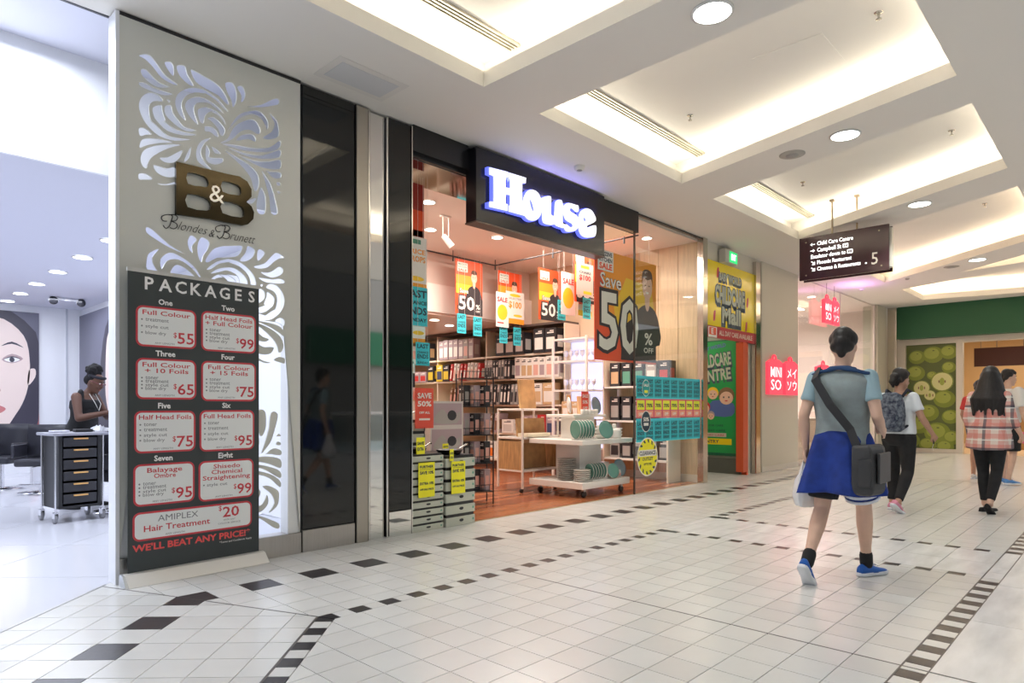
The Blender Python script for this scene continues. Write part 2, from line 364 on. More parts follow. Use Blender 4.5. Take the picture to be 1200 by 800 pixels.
for n, (p, m) in enumerate(tiles):
    if n < 300 and pv(p) < 1e8:
        cx, cy = p[0]; loc = [(round(a-cx, 4), round(b-cy, 4)) for a, b in p]; key = (tuple(loc), m.name)
        if key not in tmesh:
            q = MB(); q.mat(m); q.prism([(a, b, -.009) for a, b in loc], (0, 0, .009)); tmesh[key] = q.mesh('floor_tile')
        o = bpy.data.objects.new('floor_tile', tmesh[key]); C.objects.link(o); o.location = (cx, cy, 0); o.parent = floor
    else:
        rest.mat(m); rest.prism([(a, b, -.009) for a, b in p], (0, 0, .009))
o = rest.build('floor_tiles', None, floor); o['kind'] = 'stuff'
js = M('joint strip', (.16, .15, .14), .4, .5)
def strip_on(name, a, b, w_=.009):
    a = Vector(a); b = Vector(b); e = (b-a).normalized(); q = Vector((-e.y, e.x))*w_/2; g = MB()
    g.prism([(*(a-q), -.004), (*(b-q), -.004), (*(b+q), -.004), (*(a+q), -.004)], (0, 0, .0052)); g.build(name, js, floor)
strip_on('seam_strip', (SX, SY), tuple(SP+SD*1.74))
strip_on('stripe_edge', mirror((SX, SY)), mirror((SX+4.0, SY)), .014)
strip_on('movement_joint', (3.458, .12), (3.458, 3.30)); strip_on('stripe_edge', (1.0, .80), (12.3, .80), .008); strip_on('stripe_edge', (1.0, .69), (12.3, .69), .006)
# plain ground beyond the worked tiles, and the mall floor out of view
g = MB(); g.mat(tile_w)
g.box(12.79, .70, -.02, 20.6, 5.05, 0)
g.mat(tile_m); g.box(-8, -9, -.02, 20.6, -.82, 0); g.box(13.56, -.82, -.02, 20.6, .70, 0); g.box(-8, -.82, -.02, .41, .5, 0)
g.mat(tile_d)
for k in range(14): g.box(12.95+.43*k, 4.2, -.01, 13.16+.43*k, 4.4, .001); g.box(12.95+.43*k, 3.3, -.01, 13.06+.43*k, 3.4, .001)
g.build('paving', None, floor)
# salon floor: large glossy white tiles beyond the diagonal
sal = M('salon tile', (.78, .79, .85), .12)
g = MB(); g.mat(M('salon joint', (.6, .62, .68), .5)); 
D0 = Vector((1.31, 5.05)); DU = Vector((-.7071, -.7071)); DN = Vector((-.7071, .7071))
def dpt(a, b): q = D0+DU*a+DN*b; return (q.x, q.y)
g.prism([(1.31, 5.05, -.3), (3.23, 5.3, -.3), (4.0, 5.3, -.3), (4.0, 16, -.3), (-7, 16, -.3), (-7, -3.2, -.3)], (0, 0, .294))
sf = struct('floor_salon', g)
for i in range(-10, 5):
    for j in range(0, 11):
        a0, b0 = 1.1*i-.2, 1.1*j
        p = [dpt(a0+.003, b0+.003), dpt(a0+1.097, b0+.003), dpt(a0+1.097, b0+1.097), dpt(a0+.003, b0+1.097)]
        q = clip(p, Vector((0, 5.12)), Vector((0, 1))) if a0 < -.2 else p
        q = clip(q, Vector((4.0, 0)), Vector((-1, 0))) if q else q
        if len(q) > 2:
            m = MB(); m.mat(sal); m.prism([(*v, -.006) for v in q], (0, 0, .008)); m.build('floor_tile', None, sf)
g = MB(); g.mat(M('steel strip', (.5, .5, .5), .3, 1))
a, b = dpt(0, -.004), dpt(7, -.004); c_, d_ = dpt(7, .012), dpt(0, .012)
g.prism([(*a, -.01), (*b, -.01), (*c_, -.01), (*d_, -.01)], (0, 0, .013)); g.build('threshold_strip', None, sf)
# ---------------------------------------------------------------- mall ceiling with tilted coffers
ceil_m = M('ceiling paint', (.80, .775, .725), .75)
lip_m = M('cove paint', (.86, .83, .76), .7)
cof = [[(1.6, 3.98), (3.82, 3.98), (3.83, 1.07), (1.9, 1.07)],
       [(4.52, 3.98), (7.12, 3.98), (6.34, 1.07), (4.47, 1.07)],
       [(7.92, 3.98), (10.76, 3.95), (9.19, 1.07), (7.01, 1.07)],
       [(11.7, 3.95), (15.81, 3.97), (13.2, 1.07), (10.03, 1.07)],
       [(15.64, 2.58), (15.2, 1.07), (14.25, 1.07)],
       [(16.98, 3.93), (18.98, 3.92), (19.6, 1.07), (15.7, 1.07)]]
def inset(r, d):
    k = len(r); cx = sum(p[0] for p in r)/k; cy = sum(p[1] for p in r)/k; ln = []
    for i in range(k):
        a = Vector(r[i]); b = Vector(r[(i+1) % k]); e = (b-a).normalized(); nn = Vector((-e.y, e.x))
        if nn.dot(Vector((cx, cy))-a) > 0: nn = -nn
        ln.append((a+nn*d, e))
    out = []
    for i in range(k):
        (p, u), (q, v) = ln[i-1], ln[i]; w_ = q-p; t = (w_.x*v.y-w_.y*v.x)/(u.x*v.y-u.y*v.x); out.append(tuple(p+u*min(t, (q-p).length+1.5*d)))
    return out
def slab(name, outer, holes, z0, z1, m, m2):
    g = MB(); rings = [outer]+holes; flatv = [p for r in rings for p in r]
    tri = tessellate_polygon([[Vector((x, y, 0)) for x, y in r] for r in rings])
    n = len(flatv); g.mat(m)
    g.add([(x, y, z0) for x, y in flatv]+[(x, y, z1) for x, y in flatv], [t for t in tri]+[tuple(n+i for i in reversed(t)) for t in tri])
    for hi, r in enumerate(rings):
        k = len(r); g.mat(m2 if hi else m); zt = z1
        if not hi: g.add([(x, y, z0) for x, y in r]+[(x, y, zt) for x, y in r], [(i, (i+1) % k, k+(i+1) % k, k+i) for i in range(k)])
    return struct(name, g)
outer = [(-7, -1.6), (20.0, -1.6), (20.0, 5.12), (1.45, 5.12), (1.2, 5.13), (.95, 5.14), (.4, 5.14), (-7, 5.14)]
ceiling = slab('ceiling', outer, cof, ZC, ZC+.09, ceil_m, lip_m)
g = MB(); g.mat(ceil_m)                                      # lips round the coffers (thin upstands)
for r in cof:
    k = len(r); cx = sum(p[0] for p in r)/k; cy = sum(p[1] for p in r)/k
    def off(p, d):
        q = Vector((p[0]-cx, p[1]-cy)); L_ = q.length; return (p[0]+q.x/L_*d, p[1]+q.y/L_*d)
    o2 = [off(p, .03) for p in r]
    g.mat(lip_m)
    g.add([(x, y, ZC+.0) for x, y in r]+[(x, y, ZC+.13) for x, y in r]+[(x, y, ZC+.13) for x, y in o2]+[(x, y, ZC+.0) for x, y in o2],
          [(i, (i+1) % k, k+(i+1) % k, k+i) for i in range(k)]+[(k+i, k+(i+1) % k, 2*k+(i+1) % k, 2*k+i) for i in range(k)]+[(2*k+i, 2*k+(i+1) % k, 3*k+(i+1) % k, 3*k+i) for i in range(k)])
    q = inset(r, .30 if k == 4 else .18)
    g.add([(x, y, ZC+.13) for x, y in r]+[(x, y, ZC+.13) for x, y in q], [(i, (i+1) % k, k+(i+1) % k, k+i) for i in range(k)])
g.build('cove_lip', None, ceiling)
ZT = 4.3
up = MB(); up.mat(ceil_m); up.box(-7, -1.6, ZT, 20, 5.3, ZT+.1)
up.box(-7, -1.6, ZC, 20, -1.55, ZT)
for xa in (4.17, 7.42-.0, ): pass
up.build('cove_soffit', None, ceiling)
# dividers between the coves + cove lamps
dv = MB(); dv.mat(ceil_m)
for r in cof:
    k = len(r); cx = sum(p[0] for p in r)/k; cy = sum(p[1] for p in r)/k
    q = inset(r, .30 if k == 4 else .18)
    dv.add([(x, y, ZC+.08) for x, y in q]+[(x, y, ZT+.02) for x, y in q], [(i, (i+1) % k, k+(i+1) % k, k+i) for i in range(k)])
    for i in range(k):
        a = Vector(r[i]); b = Vector(r[(i+1) % k]); e = (b-a); L_ = e.length; e.normalize(); nn = Vector((-e.y, e.x))
        if nn.dot(Vector((cx, cy))-a) > 0: nn = -nn
        m_ = (a+b)/2+nn*(.13 if k == 4 else .1)
        far = min(1.5, max(1, cx/9))
        area('cove_light', (m_.x, m_.y, ZC+.142), (PI, 0, math.atan2(e.y, e.x)), L_+.2, .05, COVE*L_*far, WARM if cx < 12 else (1, .80, .58))
dv.build('cove_wall', None, ceiling)
vm = M('vent dark', (.12, .10, .07), .6); vm2 = M('vent alu', (.62, .58, .48), .4, .6)
def vent(x0, x1, y, lab):
    t = thing('linear_air_vent', lab, 'vent', ((x0+x1)/2, y, ZT)); L_ = (x1-x0)/2
    g = MB(); g.box(-L_, -.06, -.008, L_, .06, .004); g.build('backing', vm, t)
    for i in range(4):
        g = MB(); g.box(-L_, -.062+.036*i, -.022, L_, -.046+.036*i, -.004); g.build('slat', vm2, t)
vent(1.9, 4.1, 3.88, 'slotted metal air vent strip in the nearest ceiling recess at the top')
vent(5.05, 7.63, 3.88, 'slotted metal air vent strip in the ceiling recess right of the lit shop sign')
vent(8.75, 11.35, 3.85, 'slotted metal air vent strip in the recess behind the hanging directory sign')
# ---------------------------------------------------------------- walls of the mall
wp = M('cream wall', (.66, .62, .52), .6); dark = M('dark void', (.05, .05, .05), .7)
g = MB(); g.box(11.92, FY, 0, 13.7, 9, ZC+.05); column = struct('wall_column', g, wp)
g = MB(); g.box(11.92, FY-.012, 0, 13.7, FY, .1); g.build('baseboard', M('cream skirting', (.72, .68, .6), .5), column)
g = MB(); g.box(9.74, FY+.02, 3.58, 11.92, FY+.3, ZC+.05); g.box(11.35, FY+.06, 0, 11.92, 9, 3.6); struct('wall_childcare_front', g, M('beige wall', (.72, .68, .58), .6))
# opposite side of the mall, seen only in the dark glass and mirrors
g = MB(); g.box(-10, -10.2, 0, 26, -10, 8); struct('wall_opposite', g, M('opposite wall', (.30, .29, .27), .7))
g = MB(); g.box(-10.2, -10, 0, -10, 16, 8); struct('wall_left', g, M('left end wall', (.35, .34, .32), .7))
for i, (xa, xb, c_) in enumerate(((1, 5, (.02, .14, .07)), (6, 10, (.5, .3, .2)), (11, 16, (.02, .16, .08)))):
    g = MB(); g.box(xa, -9.98, 2.7, xb, -9.8, 3.9); struct('trim_%d' % (i+1), g, M('opp fascia%d' % i, c_, .5))
t = thing('balustrade', 'glass balustrade along the void seen in the dark panels', 'railing', (6, -4.2, 0))
g = MB(); g.box(-6, -.01, .08, 6, .01, 1.0); g.build('glass_panel', glass('balustrade glass', (.75, .85, .88), .1), t)
g = MB(); g.cyl((-6, 0, 1.05), (6, 0, 1.05), .025); g.build('handrail', M('rail steel', (.7, .7, .7), .25, 1), t)
for i in range(9):
    g = MB(); g.box(-6+1.5*i-.02, -.02, 0, -6+1.5*i+.02, .02, 1.05); g.build('post', M('rail steel'), t)
# ================================================================ shopfront: decorated panel, dark panels, sign
P0 = PL((0, 5.0, 0))                                         # x to the right, z up, facing the mall
steel = M('brushed steel', (.55, .53, .50), .32, 1, kind='n', scale=5, amt=.06, stretch=(40, 40, 1))
chrome = M('mirror steel', (.86, .85, .83), .04, 1)
black_gloss = M('black glass', (.006, .007, .007), .05, spec=.6)
panel_m = M('panel white', (.66, .665, .62), .3)
def motif(dx, dz, mx=1, mz=1, cond=None):
    out = []
    for L_ in LEAVES:
        q = [((p[0]-2.03)*mx+2.03+dx, (p[1]-3.15)*mz+3.15+dz) for p in L_]
        if cond is None or cond(q): out.append(q)
    return out
def inbb(q):
    cx = sum(p[0] for p in q)/len(q); cz = sum(p[1] for p in q)/len(q)
    return not (1.74 < cx < 2.33 and 2.60 < cz < 2.93)
def curve_panel(name, outer, holes, P, th, m, parent=None, k=3):
    c = bpy.data.curves.new(name, 'CURVE'); c.dimensions = '2D'; c.fill_mode = 'BOTH'; c.extrude = th/2
    for i, r in enumerate([outer]+holes):
        pts = r if i == 0 else smooth2(r, k)
        sp = c.splines.new('POLY'); sp.points.add(len(pts)-1)
        for j, p in enumerate(pts): sp.points[j].co = (p[0], p[1], 0, 1)
        sp.use_cyclic_u = True
    o = bpy.data.objects.new('tmp', c); C.objects.link(o)
    me = bpy.data.meshes.new_from_object(o.evaluated_get(bpy.context.evaluated_depsgraph_get()))
    bpy.data.objects.remove(o); bpy.data.curves.remove(c)
    for v in me.vertices: v.co = Vector(P(v.co.x, v.co.y, v.co.z))
    me.materials.clear(); me.materials.append(m)
    o = bpy.data.objects.new(name, me); C.objects.link(o)
    if parent: o.parent = parent
    return o
t = thing('decorative_panel', 'tall white salon panel with swirling leaf cut-outs and steel foot', 'panel', (0, 0, 0))
holes = motif(0, 0)
m2 = motif(0, -1.22, -1, 1) ; m3 = motif(0, -2.40, 1, -1)
keep = []
for q in m2+m3:
    zs = [p[1] for p in q]; xs = [p[0] for p in q]
    if min(zs) > .22 and max(zs) < 2.50: keep.append(q)
def bb(q): return (min(p[0] for p in q), max(p[0] for p in q), min(p[1] for p in q), max(p[1] for p in q))
sel = list(holes)
zl2 = min(bb(q)[2] for q in m2)
for q in keep:
    b = bb(q)
    if q in m3 and b[3] > zl2-.01: continue
    sel.append(q)
curve_panel('perforated_sheet', [(1.375, .17), (2.70, .17), (2.70, 3.86), (1.375, 3.86)], sel, PL((0, 5.0, 0)), .014, panel_m, t)
g = MB(); g.box(1.375, 5.008, .17, 1.45, 5.13, 3.86); g.box(2.60, 5.008, .17, 2.70, 5.13, 3.86); g.build('side_post', M('panel post', (.78, .79, .80), .35), t)
g = MB(); g.box(1.35, 4.985, 0.0, 1.374, 5.14, 3.88); g.build('edge_trim', M('pale alu', (.80, .82, .86), .3), t)
g = MB(); g.box(1.375, 4.985, 0, 2.705, 5.13, .17); g.build('kick_plate', steel, t)
g = MB(); g.box(1.375, 4.99, 3.865, 2.705, 5.13, 3.885); g.build('head_channel', M('black trim', (.02, .02, .02), .5), t)
# raised monogram
bbm = M('bronze gloss', (.055, .042, .022), .12, .85)
mono = thing('monogram', 'dark bronze double letter monogram mounted on the white leaf panel', 'sign', (0, 0, 0))
#ob = BBL[0][:2]+[p for a, b, c_, d_ in zip(BBL[0][1:-2], BBL[0][2:-1], BBL[0][3:], BBL[0][4:]+[BBL[0][-1]]) for p in (b, ((b[0]+c_[0])/2*1.002, (b[1]+c_[1])/2))][:-1]+BBL[0][-2:]
curve_panel('letters', BBL[0], BBL[1:], PL((0, 4.972, 0)), .03, bbm, mono, 2)
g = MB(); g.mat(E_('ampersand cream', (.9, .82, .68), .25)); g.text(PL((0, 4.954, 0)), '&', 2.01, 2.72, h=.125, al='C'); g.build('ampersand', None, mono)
# cursive shop name
ink = M('black ink', (.012, .012, .012), .4)
Pn = PL((0, 4.99, 0))
n_ = MB(); n_.mat(ink)
def script(mb, P, txt, x, y, wd, h, d=.002): mb.text(P, txt, x, y, wd, h, d, bold=-.012, shear=.55)
script(n_, Pn, 'londes', 1.745, 2.475, .21, .062); script(n_, Pn, 'runett', 2.12, 2.472, .20, .05)
def swash(mb, P, x, y, s_):
    a = [(0, .02), (.03, -.01), (.07, .03), (.09, .10), (.10, .145), (.06, .155), (0, .13), (-.02, .10), (0, .07), (.04, .075)]
    b = [(.06, .15), (.12, .165), (.155, .14), (.13, .095), (.08, .085), (.14, .07), (.15, .03), (.11, 0), (.07, .01)]
    for c_ in (a, b):
        pts = smooth2(c_+c_[-2:0:-1], 3)[:len(c_)*3-2]
        mb.tube([P(x+p*s_, y+q*s_, .002) for p, q in pts], .0032, 5)
swash(n_, Pn, 1.65, 2.474, .62); swash(n_, Pn, 2.025, 2.472, .62)
n_.text(Pn, '&', 1.965, 2.465, .042, .055, .002, bold=-.01, shear=.4)
tag(n_.build('shop_name_lettering'), 'thin black handwritten salon name below the bronze monogram', 'sign')
# dark glass panels, steel column and mirrors
def plate(name, lab, x0, x1, z0, z1, y, th, m, kick=None, km=None):
    t = thing(name, lab, 'panel', ((x0+x1)/2, y, 0)); h = (x1-x0)/2
    g = MB(); g.box(-h+.006, 0, z0, h-.006, th, z1); bevel(g.build('panel_face', m, t), .002, 1)
    if kick: g = MB(); g.box(-h+.004, -.006, 0, h-.004, th, kick); g.build('kick_plate', km or steel, t)
    g = MB(); g.box(-h, .012, 0, h, th+.03, z1+.004); g.build('frame', M('black trim'), t)
    return t
plate('dark_panel', 'wide black glass panel right of the white leaf panel', 2.72, 3.225, .19, 3.87, 5.0, .08, black_gloss, .18)
plate('steel_column_face', 'narrow brushed steel strip beside the wide black glass', 3.235, 3.365, .0, 3.87, 4.99, .08, M('satin steel', (.46, .43, .38), .3, .9))
plate('mirror_panel', 'tall mirror strip between steel strip and narrow black glass', 3.37, 3.565, .0, 3.87, 5.03, .06, chrome)
plate('narrow_dark_panel', 'narrow black glass panel at the left edge of the homeware shop', 3.585, 3.845, .24, 3.87, 5.0, .08, black_gloss, .23, chrome)
g = MB(); g.cyl((3.385, 5.02, 0), (3.385, 5.02, 3.87), .014, n=8); g.cyl((3.572, 5.0, 0), (3.572, 5.0, 3.87), .01, n=8); g.box(3.845, 4.99, 0, 3.856, 5.09, 3.87)
struct('trim_10', g, M('bright edge', (.8, .78, .74), .15, 1))
# shop header and mirrored soffit
hd = MB(); hd.mat(M('header black', (.012, .012, .014), .25)); hd.box(3.86, FY, 3.60, 7.74, FY+.04, ZC)
hd.mat(M('soffit mirror', (.55, .52, .50), .06, 1)); hd.box(3.86, FY+.04, 3.595, 7.74, FY+.62, 3.61)
header = struct('wall_header', hd)
g = MB(); g.box(3.86, 4.985, 3.64, 4.57, 5.03, ZC-.003); g.box(6.78, 4.985, 3.60, 7.74, 5.03, ZC-.003); g.build('fascia_board', M('header black'), header)
sg = thing('shop_sign', 'black sign box with glowing white slab letters over the homeware shop', 'sign', (0, 0, 0))
g = MB(); g.box(4.57, 4.87, 3.10, 6.78, 5.03, 3.855); bevel(g.build('sign_box', M('sign black', (.008, .008, .012), .22), sg), .004, 1)
g = MB(); g.box(4.565, 4.866, 3.085, 6.785, 5.035, 3.10); g.build('bottom_trim', M('trim bronze', (.16, .12, .10), .3, .5), sg)
g = MB(); g.box(6.60, 4.868, 3.10, 6.79, 4.869, 3.85)
halo = M('halo blue', (.12, .15, .85), .5, emit=1.0); face = E_('letter white', (.93, .94, 1), .6)
for i, (ch, rs) in enumerate(HOUSE):
    d = .004*(i % 2)
    k = 1 if ch == 'H' else 3
    o = curve_panel('letter', rs[0] if k == 1 else smooth2(rs[0], 3), rs[1:], PL((0, 4.81-d, 0)), .012, face, sg, 3)
    cx = sum(p[0] for p in rs[0])/len(rs[0]); cz = sum(p[1] for p in rs[0])/len(rs[0])
    grow = lambda p: (p[0]+(p[0]-cx)*.05, p[1]+(p[1]-cz)*.04)
    q = [grow(p) for p in rs[0]]
    h_ = curve_panel('letter_return', q if k == 1 else smooth2(q, 3), [], PL((0, 4.842-d, 0)), .044, halo, o, 3)
# the sign's blue glow on the ceiling
area('sign_glow_light', (5.7, 4.835, 3.60), (PI*.80, 0, 0), 1.8, .03, 3.2, (.35, .32, 1))
# wood floor of planks
wood = [M('jarrah plank %d' % i, c_, .22, kind='n', scale=6, amt=.22, stretch=(1, 14, 1)) for i, c_ in enumerate(((.42, .13, .05), (.50, .17, .07), (.36, .10, .045), (.56, .21, .09)))]
g = MB(); g.box(3.4, 5.06, -.3, 9.7, 12.7, -.008); wf = struct('floor_shop', g, M('plank gap', (.10, .03, .02), .6))
pm = [None]*4
for j in range(34):                                          # boards run along X
    y = 5.06+.11*j; x = 3.5-rnd.random()*1.2; 
    while x < 9.6:
        L_ = 1.5; a = max(3.86, x); b = min(9.6, x+L_)
        if b-a > .1:
            k = rnd.randrange(4); g = MB(); g.mat(wood[k]); g.box(a+.001, y+.001, -.008, b-.001, y+.109, .001); g.build('floor_board', None, wf)
        x += L_
g = MB()
for j in range(34, 66):
    y = 5.06+.11*j; g.mat(wood[j % 4]); g.box(3.86, y+.001, -.008, 9.6, y+.109, .001)
o = g.build('floor_boards', None, wf); o['kind'] = 'stuff'
g = MB(); g.box(3.86, 5.035, -.01, 9.62, 5.062, .003); g.build('threshold_strip', M('brass strip', (.55, .42, .22), .35, 1), wf)
# shop walls and ceilings
sw = M('shop wall', (.78, .66, .58), .6); sc_ = M('shop ceiling', (.86, .74, .67), .7); swd = M('shop wall wood', (.72, .54, .34), .45, kind='n', scale=4, amt=.1, stretch=(8, 8, .6))  # shop ceiling tint includes warm lamp light and bounce from floor and posters
g = MB(); g.box(3.80, FY+.06, 3.84, 9.7, 8.75, 3.90); struct('ceiling_shop', g, sc_)
g = MB(); g.box(3.80, 8.7, 2.78, 9.7, 12.7, 2.84); struct('ceiling_shop_rear', g, M('rear ceiling', (.80, .64, .55), .35))  # pink of bounced light put into the rear ceiling colour too
g = MB(); g.box(3.80, 8.7, 3.08, 9.7, 8.76, 3.9); g.mat(M('bulkhead white', (.92, .85, .78), .6)); 
bh = MB(); bh.mat(sw); bh.box(3.80, 8.72, 3.30, 9.7, 8.78, 3.9); bh.mat(M('bulkhead white')); bh.box(3.80, 8.66, 2.82, 9.7, 8.72, 3.30)
struct('wall_bulkhead', bh)
g = MB(); g.box(9.62, 6.55, 0, 9.72, 12.7, 3.9); struct('wall_right', g, M('shelf backing', (.66, .50, .34), .6))
g = MB(); g.box(9.62, 5.06, 0, 9.72, 6.55, 3.9); wr = struct('wall_wood', g, swd)
g = MB(); g.box(9.605, 5.07, 0, 9.62, 6.55, .12); g.build('baseboard', M('cream skirting'), wr)
for k in range(1, 4):
    g = MB(); g.box(9.614, 5.07+.37*k, .12, 9.622, 5.076+.37*k, 3.84); g.build('panel_joint', M('joint tan', (.4, .28, .17), .6), wr)
g = MB(); g.box(3.80, 12.7, 0, 9.72, 12.8, 3.9); struct('wall_rear', g, sw)
g = MB(); g.box(3.72, 5.09, 0, 3.84, 12.7, 3.9); struct('wall_shop_left', g, sw)
# glass window of the shop
gw = MB(); gw.mat(glass('shop glass', (.98, 1, .99), .05)); gw.box(7.705, FY-.005, .01, 9.60, FY+.005, ZC-.01)
win = struct('window_1', gw)
g = MB(); g.box(7.695, FY-.012, .0, 7.712, FY+.012, ZC-.005); g.box(7.70, FY-.02, ZC-.03, 9.62, FY+.02, ZC-.005); g.build('window_frame', M('dark alu', (.10, .09, .08), .4, .6), win)
g = MB(); g.box(9.585, FY-.05, 0, 9.73, FY+.05, ZC-.002); struct('trim_11', g, M('polished post', (.62, .58, .52), .12, 1))
g = MB(); g.box(11.57, FY-.05, 0, 11.75, FY+.04, 3.82); struct('trim_12', g, M('polished post'))
# ================================================================ goods in the homeware shop
shelf_m = M('shelf laminate', (.86, .76, .62), .45)
wht = M('white laminate', (.88, .85, .80), .4)
PALn = dict(black=(.03, .03, .035), grey=(.42, .40, .38), lgrey=(.66, .63, .60), white=(.88, .85, .80), red=(.55, .04, .04), pink=(.80, .45, .38), tan=(.66, .45, .25),
            brown=(.25, .14, .08), yellow=(.75, .55, .05), navy=(.05, .07, .16), mauve=(.45, .35, .38), teal=(.05, .55, .62), green=(.12, .35, .25), orange=(.9, .22, .03), lime=(.85, .9, .05))
PM = {k: M('print '+k, v, .45) for k, v in PALn.items()}
# wall shelving along the right wall (faces the shop), fronts at x = 9.25
sh = thing('wall_shelving', 'tall pale wall shelving lining the far right wall of the homeware shop', 'shelving', (9.6, 9.5, 0))
ZS = [.20, .70, 1.25, 1.75, 2.21]
for z in ZS:
    for a, b in ((-2.0, -.02), (0, 1.5), (1.52, 3.1)):
        g = MB(); g.box(-.45 if z > .6 else -.62, a, z-.035, -.005, b, z); bevel(g.build('shelf', shelf_m, sh), .003, 1)
for y in (-2.03, -.01, 1.51, 3.11):
    g = MB(); g.box(-.42, y-.014, 0, -.005, y+.014, 2.72); g.build('upright', shelf_m, sh)
g = MB(); g.box(-.5, -2.03, 0, -.02, 3.1, .16); g.build('plinth', M('shelf plinth', (.22, .12, .09), .5), sh)
g = MB(); g.box(-.44, -2.03, 2.72, -.005, 3.1, 2.76); g.build('top_board', M('dark board', (.12, .09, .08), .5), sh)
WX = 9.2
def pack(name, label, cat, group, x, y, z, w_, h, d, c1, c2, lean=0, tilt=0, window=None):
    """a carton standing on a shelf: face towards -x"""
    g = MB(); g.mat(PM[c1]); g.box(-d/2, -w_/2, 0, d/2, w_/2, h)
    g.mat(PM[c2]); zz = (.12, .62) if window is None else window
    g.box(-d/2-.0012, -w_*.38, h*zz[0], -d/2, w_*.38, h*zz[1]); g.box(-w_*0-d*.3, -w_/2-.0012, h*.2, d*.3, -w_/2, h*.7)
    g.mat(PM['white' if c1 != 'white' else 'black']); g.box(-d/2-.0016, -w_*.3, h*.78, -d/2, w_*.3, h*.83); g.box(-d/2-.0016, -w_*.3, h*.86, -d/2, w_*.05, h*.9)
    o = g.build(name); o.location = (x, y, z); o.rotation_euler = (lean, tilt, 0)
    return tag(o, label, cat, group)
R = random.Random(7)
ORD = 'first second third fourth fifth sixth seventh eighth ninth tenth eleventh twelfth thirteenth fourteenth fifteenth sixteenth'.split()
def NTH(i, n, a=', leftmost of its row', b=', rightmost of its row'):
    if n < 2: return ''
    return a if i == 0 else b if i == n-1 else ', %s from the left' % ORD[i] if i < n/2 else ', %s from the right' % ORD[n-1-i]
def row(z, y0, y1, kind, lab, grp, w_, h, d, cols, cat='box', gap=.015, lean=0):
    y = y1; P_ = []; ext = w_/2+abs(math.sin(lean))*h
    while y-w_ > y0:
        for u in (7.47, 9.49, 11.01, 12.61):
            if y-w_/2-(ext if lean else w_/2)-.018 < u < y-w_/2+ext+.018: y = u-.02-(ext-w_/2)
        if y-w_ <= y0-.02: break
        P_.append(y-w_/2); y -= w_+gap
    for i, yc in enumerate(P_):
        c1, c2 = R.choice(cols); hh = h*R.uniform(.93, 1.0); off = abs(math.sin(lean))*w_/2
        pack(kind, lab+NTH(i, len(P_)), cat, grp, WX+.03+R.uniform(-.01, .01), yc, z+off+.001, w_, hh, d, c1, c2, lean)
# top shelf, from the far end to the near end
row(2.211, 11.7, 12.5, 'gift_box', 'white carton with red flower print on the top back shelf', 'white flower cartons', .30, .40, .2, [('white', 'pink')])
row(2.211, 10.9, 11.7, 'knife_set_box', 'black carton with orange picture on the top shelf', 'black cartons on the top shelf', .22, .42, .2, [('black', 'tan')])
row(2.211, 9.75, 10.9, 'boxed_utensils', 'grey and pink boxed kitchen set midway along the top shelf', 'grey pink cartons on the top shelf', .14, .42, .2, [('mauve', 'white'), ('grey', 'pink'), ('mauve', 'lgrey')])
row(2.211, 8.15, 9.15, 'appliance_box', 'dark appliance carton on the near top shelf', 'appliance cartons', .24, .42, .25, [('black', 'lgrey'), ('mauve', 'lgrey'), ('grey', 'white')])
row(2.211, 7.5, 8.15, 'appliance_box', 'dark kettle carton at the near end of top shelf', 'kettle cartons', .26, .45, .25, [('black', 'white')])
# second shelf
row(1.751, 11.3, 12.5, 'red_pan_box', 'red cookware carton at the far end of the second shelf', 'red cookware cartons', .22, .24, .2, [('red', 'white'), ('mauve', 'red')])
row(1.751, 10.5, 11.3, 'blender_box', 'yellow and black tall carton on the second shelf', 'yellow cartons', .20, .36, .2, [('yellow', 'navy'), ('black', 'yellow')])
row(1.751, 9.55, 10.5, 'frying_pan_box', 'slim white and red pan sleeve leaning on the second shelf', 'leaning pan sleeves', .055, .36, .3, [('white', 'pink'), ('red', 'white')], lean=.16, gap=.05)
row(1.751, 8.7, 9.5, 'chopping_board_box', 'slim charcoal sleeve packed tight on the second shelf', 'charcoal sleeves', .06, .38, .3, [('black', 'lgrey'), ('grey', 'black')], lean=.05, gap=.02)
row(1.751, 7.5, 8.65, 'cutlery_box', 'white carton with small pictures in the second shelf front bay', 'white picture cartons', .15, .40, .2, [('white', 'pink'), ('white', 'tan'), ('white', 'mauve')], gap=.005)
# third shelf
row(1.251, 9.3, 10.5, 'wok_sleeve', 'pink and brown slim sleeve leaning on the third shelf', 'pink sleeves on third shelf', .06, .36, .3, [('pink', 'brown'), ('brown', 'pink')], lean=.14, gap=.05)
row(1.251, 8.55, 9.3, 'baking_tray_sleeve', 'black and silver slim sleeve leaning on the third shelf', 'black sleeves on third shelf', .06, .40, .3, [('black', 'white'), ('grey', 'black')], lean=.1, gap=.035)
row(1.251, 7.6, 8.5, 'storage_box', 'cream carton with jar picture on the third shelf', 'cream jar cartons', .26, .42, .2, [('white', 'tan'), ('tan', 'white')])
# fourth shelf
row(.701, 9.0, 10.5, 'roasting_pan_sleeve', 'brown and grey slim sleeve leaning on the fourth shelf', 'brown sleeves on fourth shelf', .07, .38, .3, [('grey', 'brown'), ('brown', 'grey'), ('mauve', 'brown')], lean=.12, gap=.05)
row(.701, 8.6, 9.0, 'cookbook_box', 'squat white box facing out on the fourth shelf', 'squat white boxes', .30, .28, .2, [('white', 'lgrey')])
row(.701, 7.6, 8.5, 'tin_box', 'dark red printed carton on the fourth shelf near the chopping boards', 'dark red cartons', .2, .36, .2, [('mauve', 'navy'), ('red', 'mauve')])
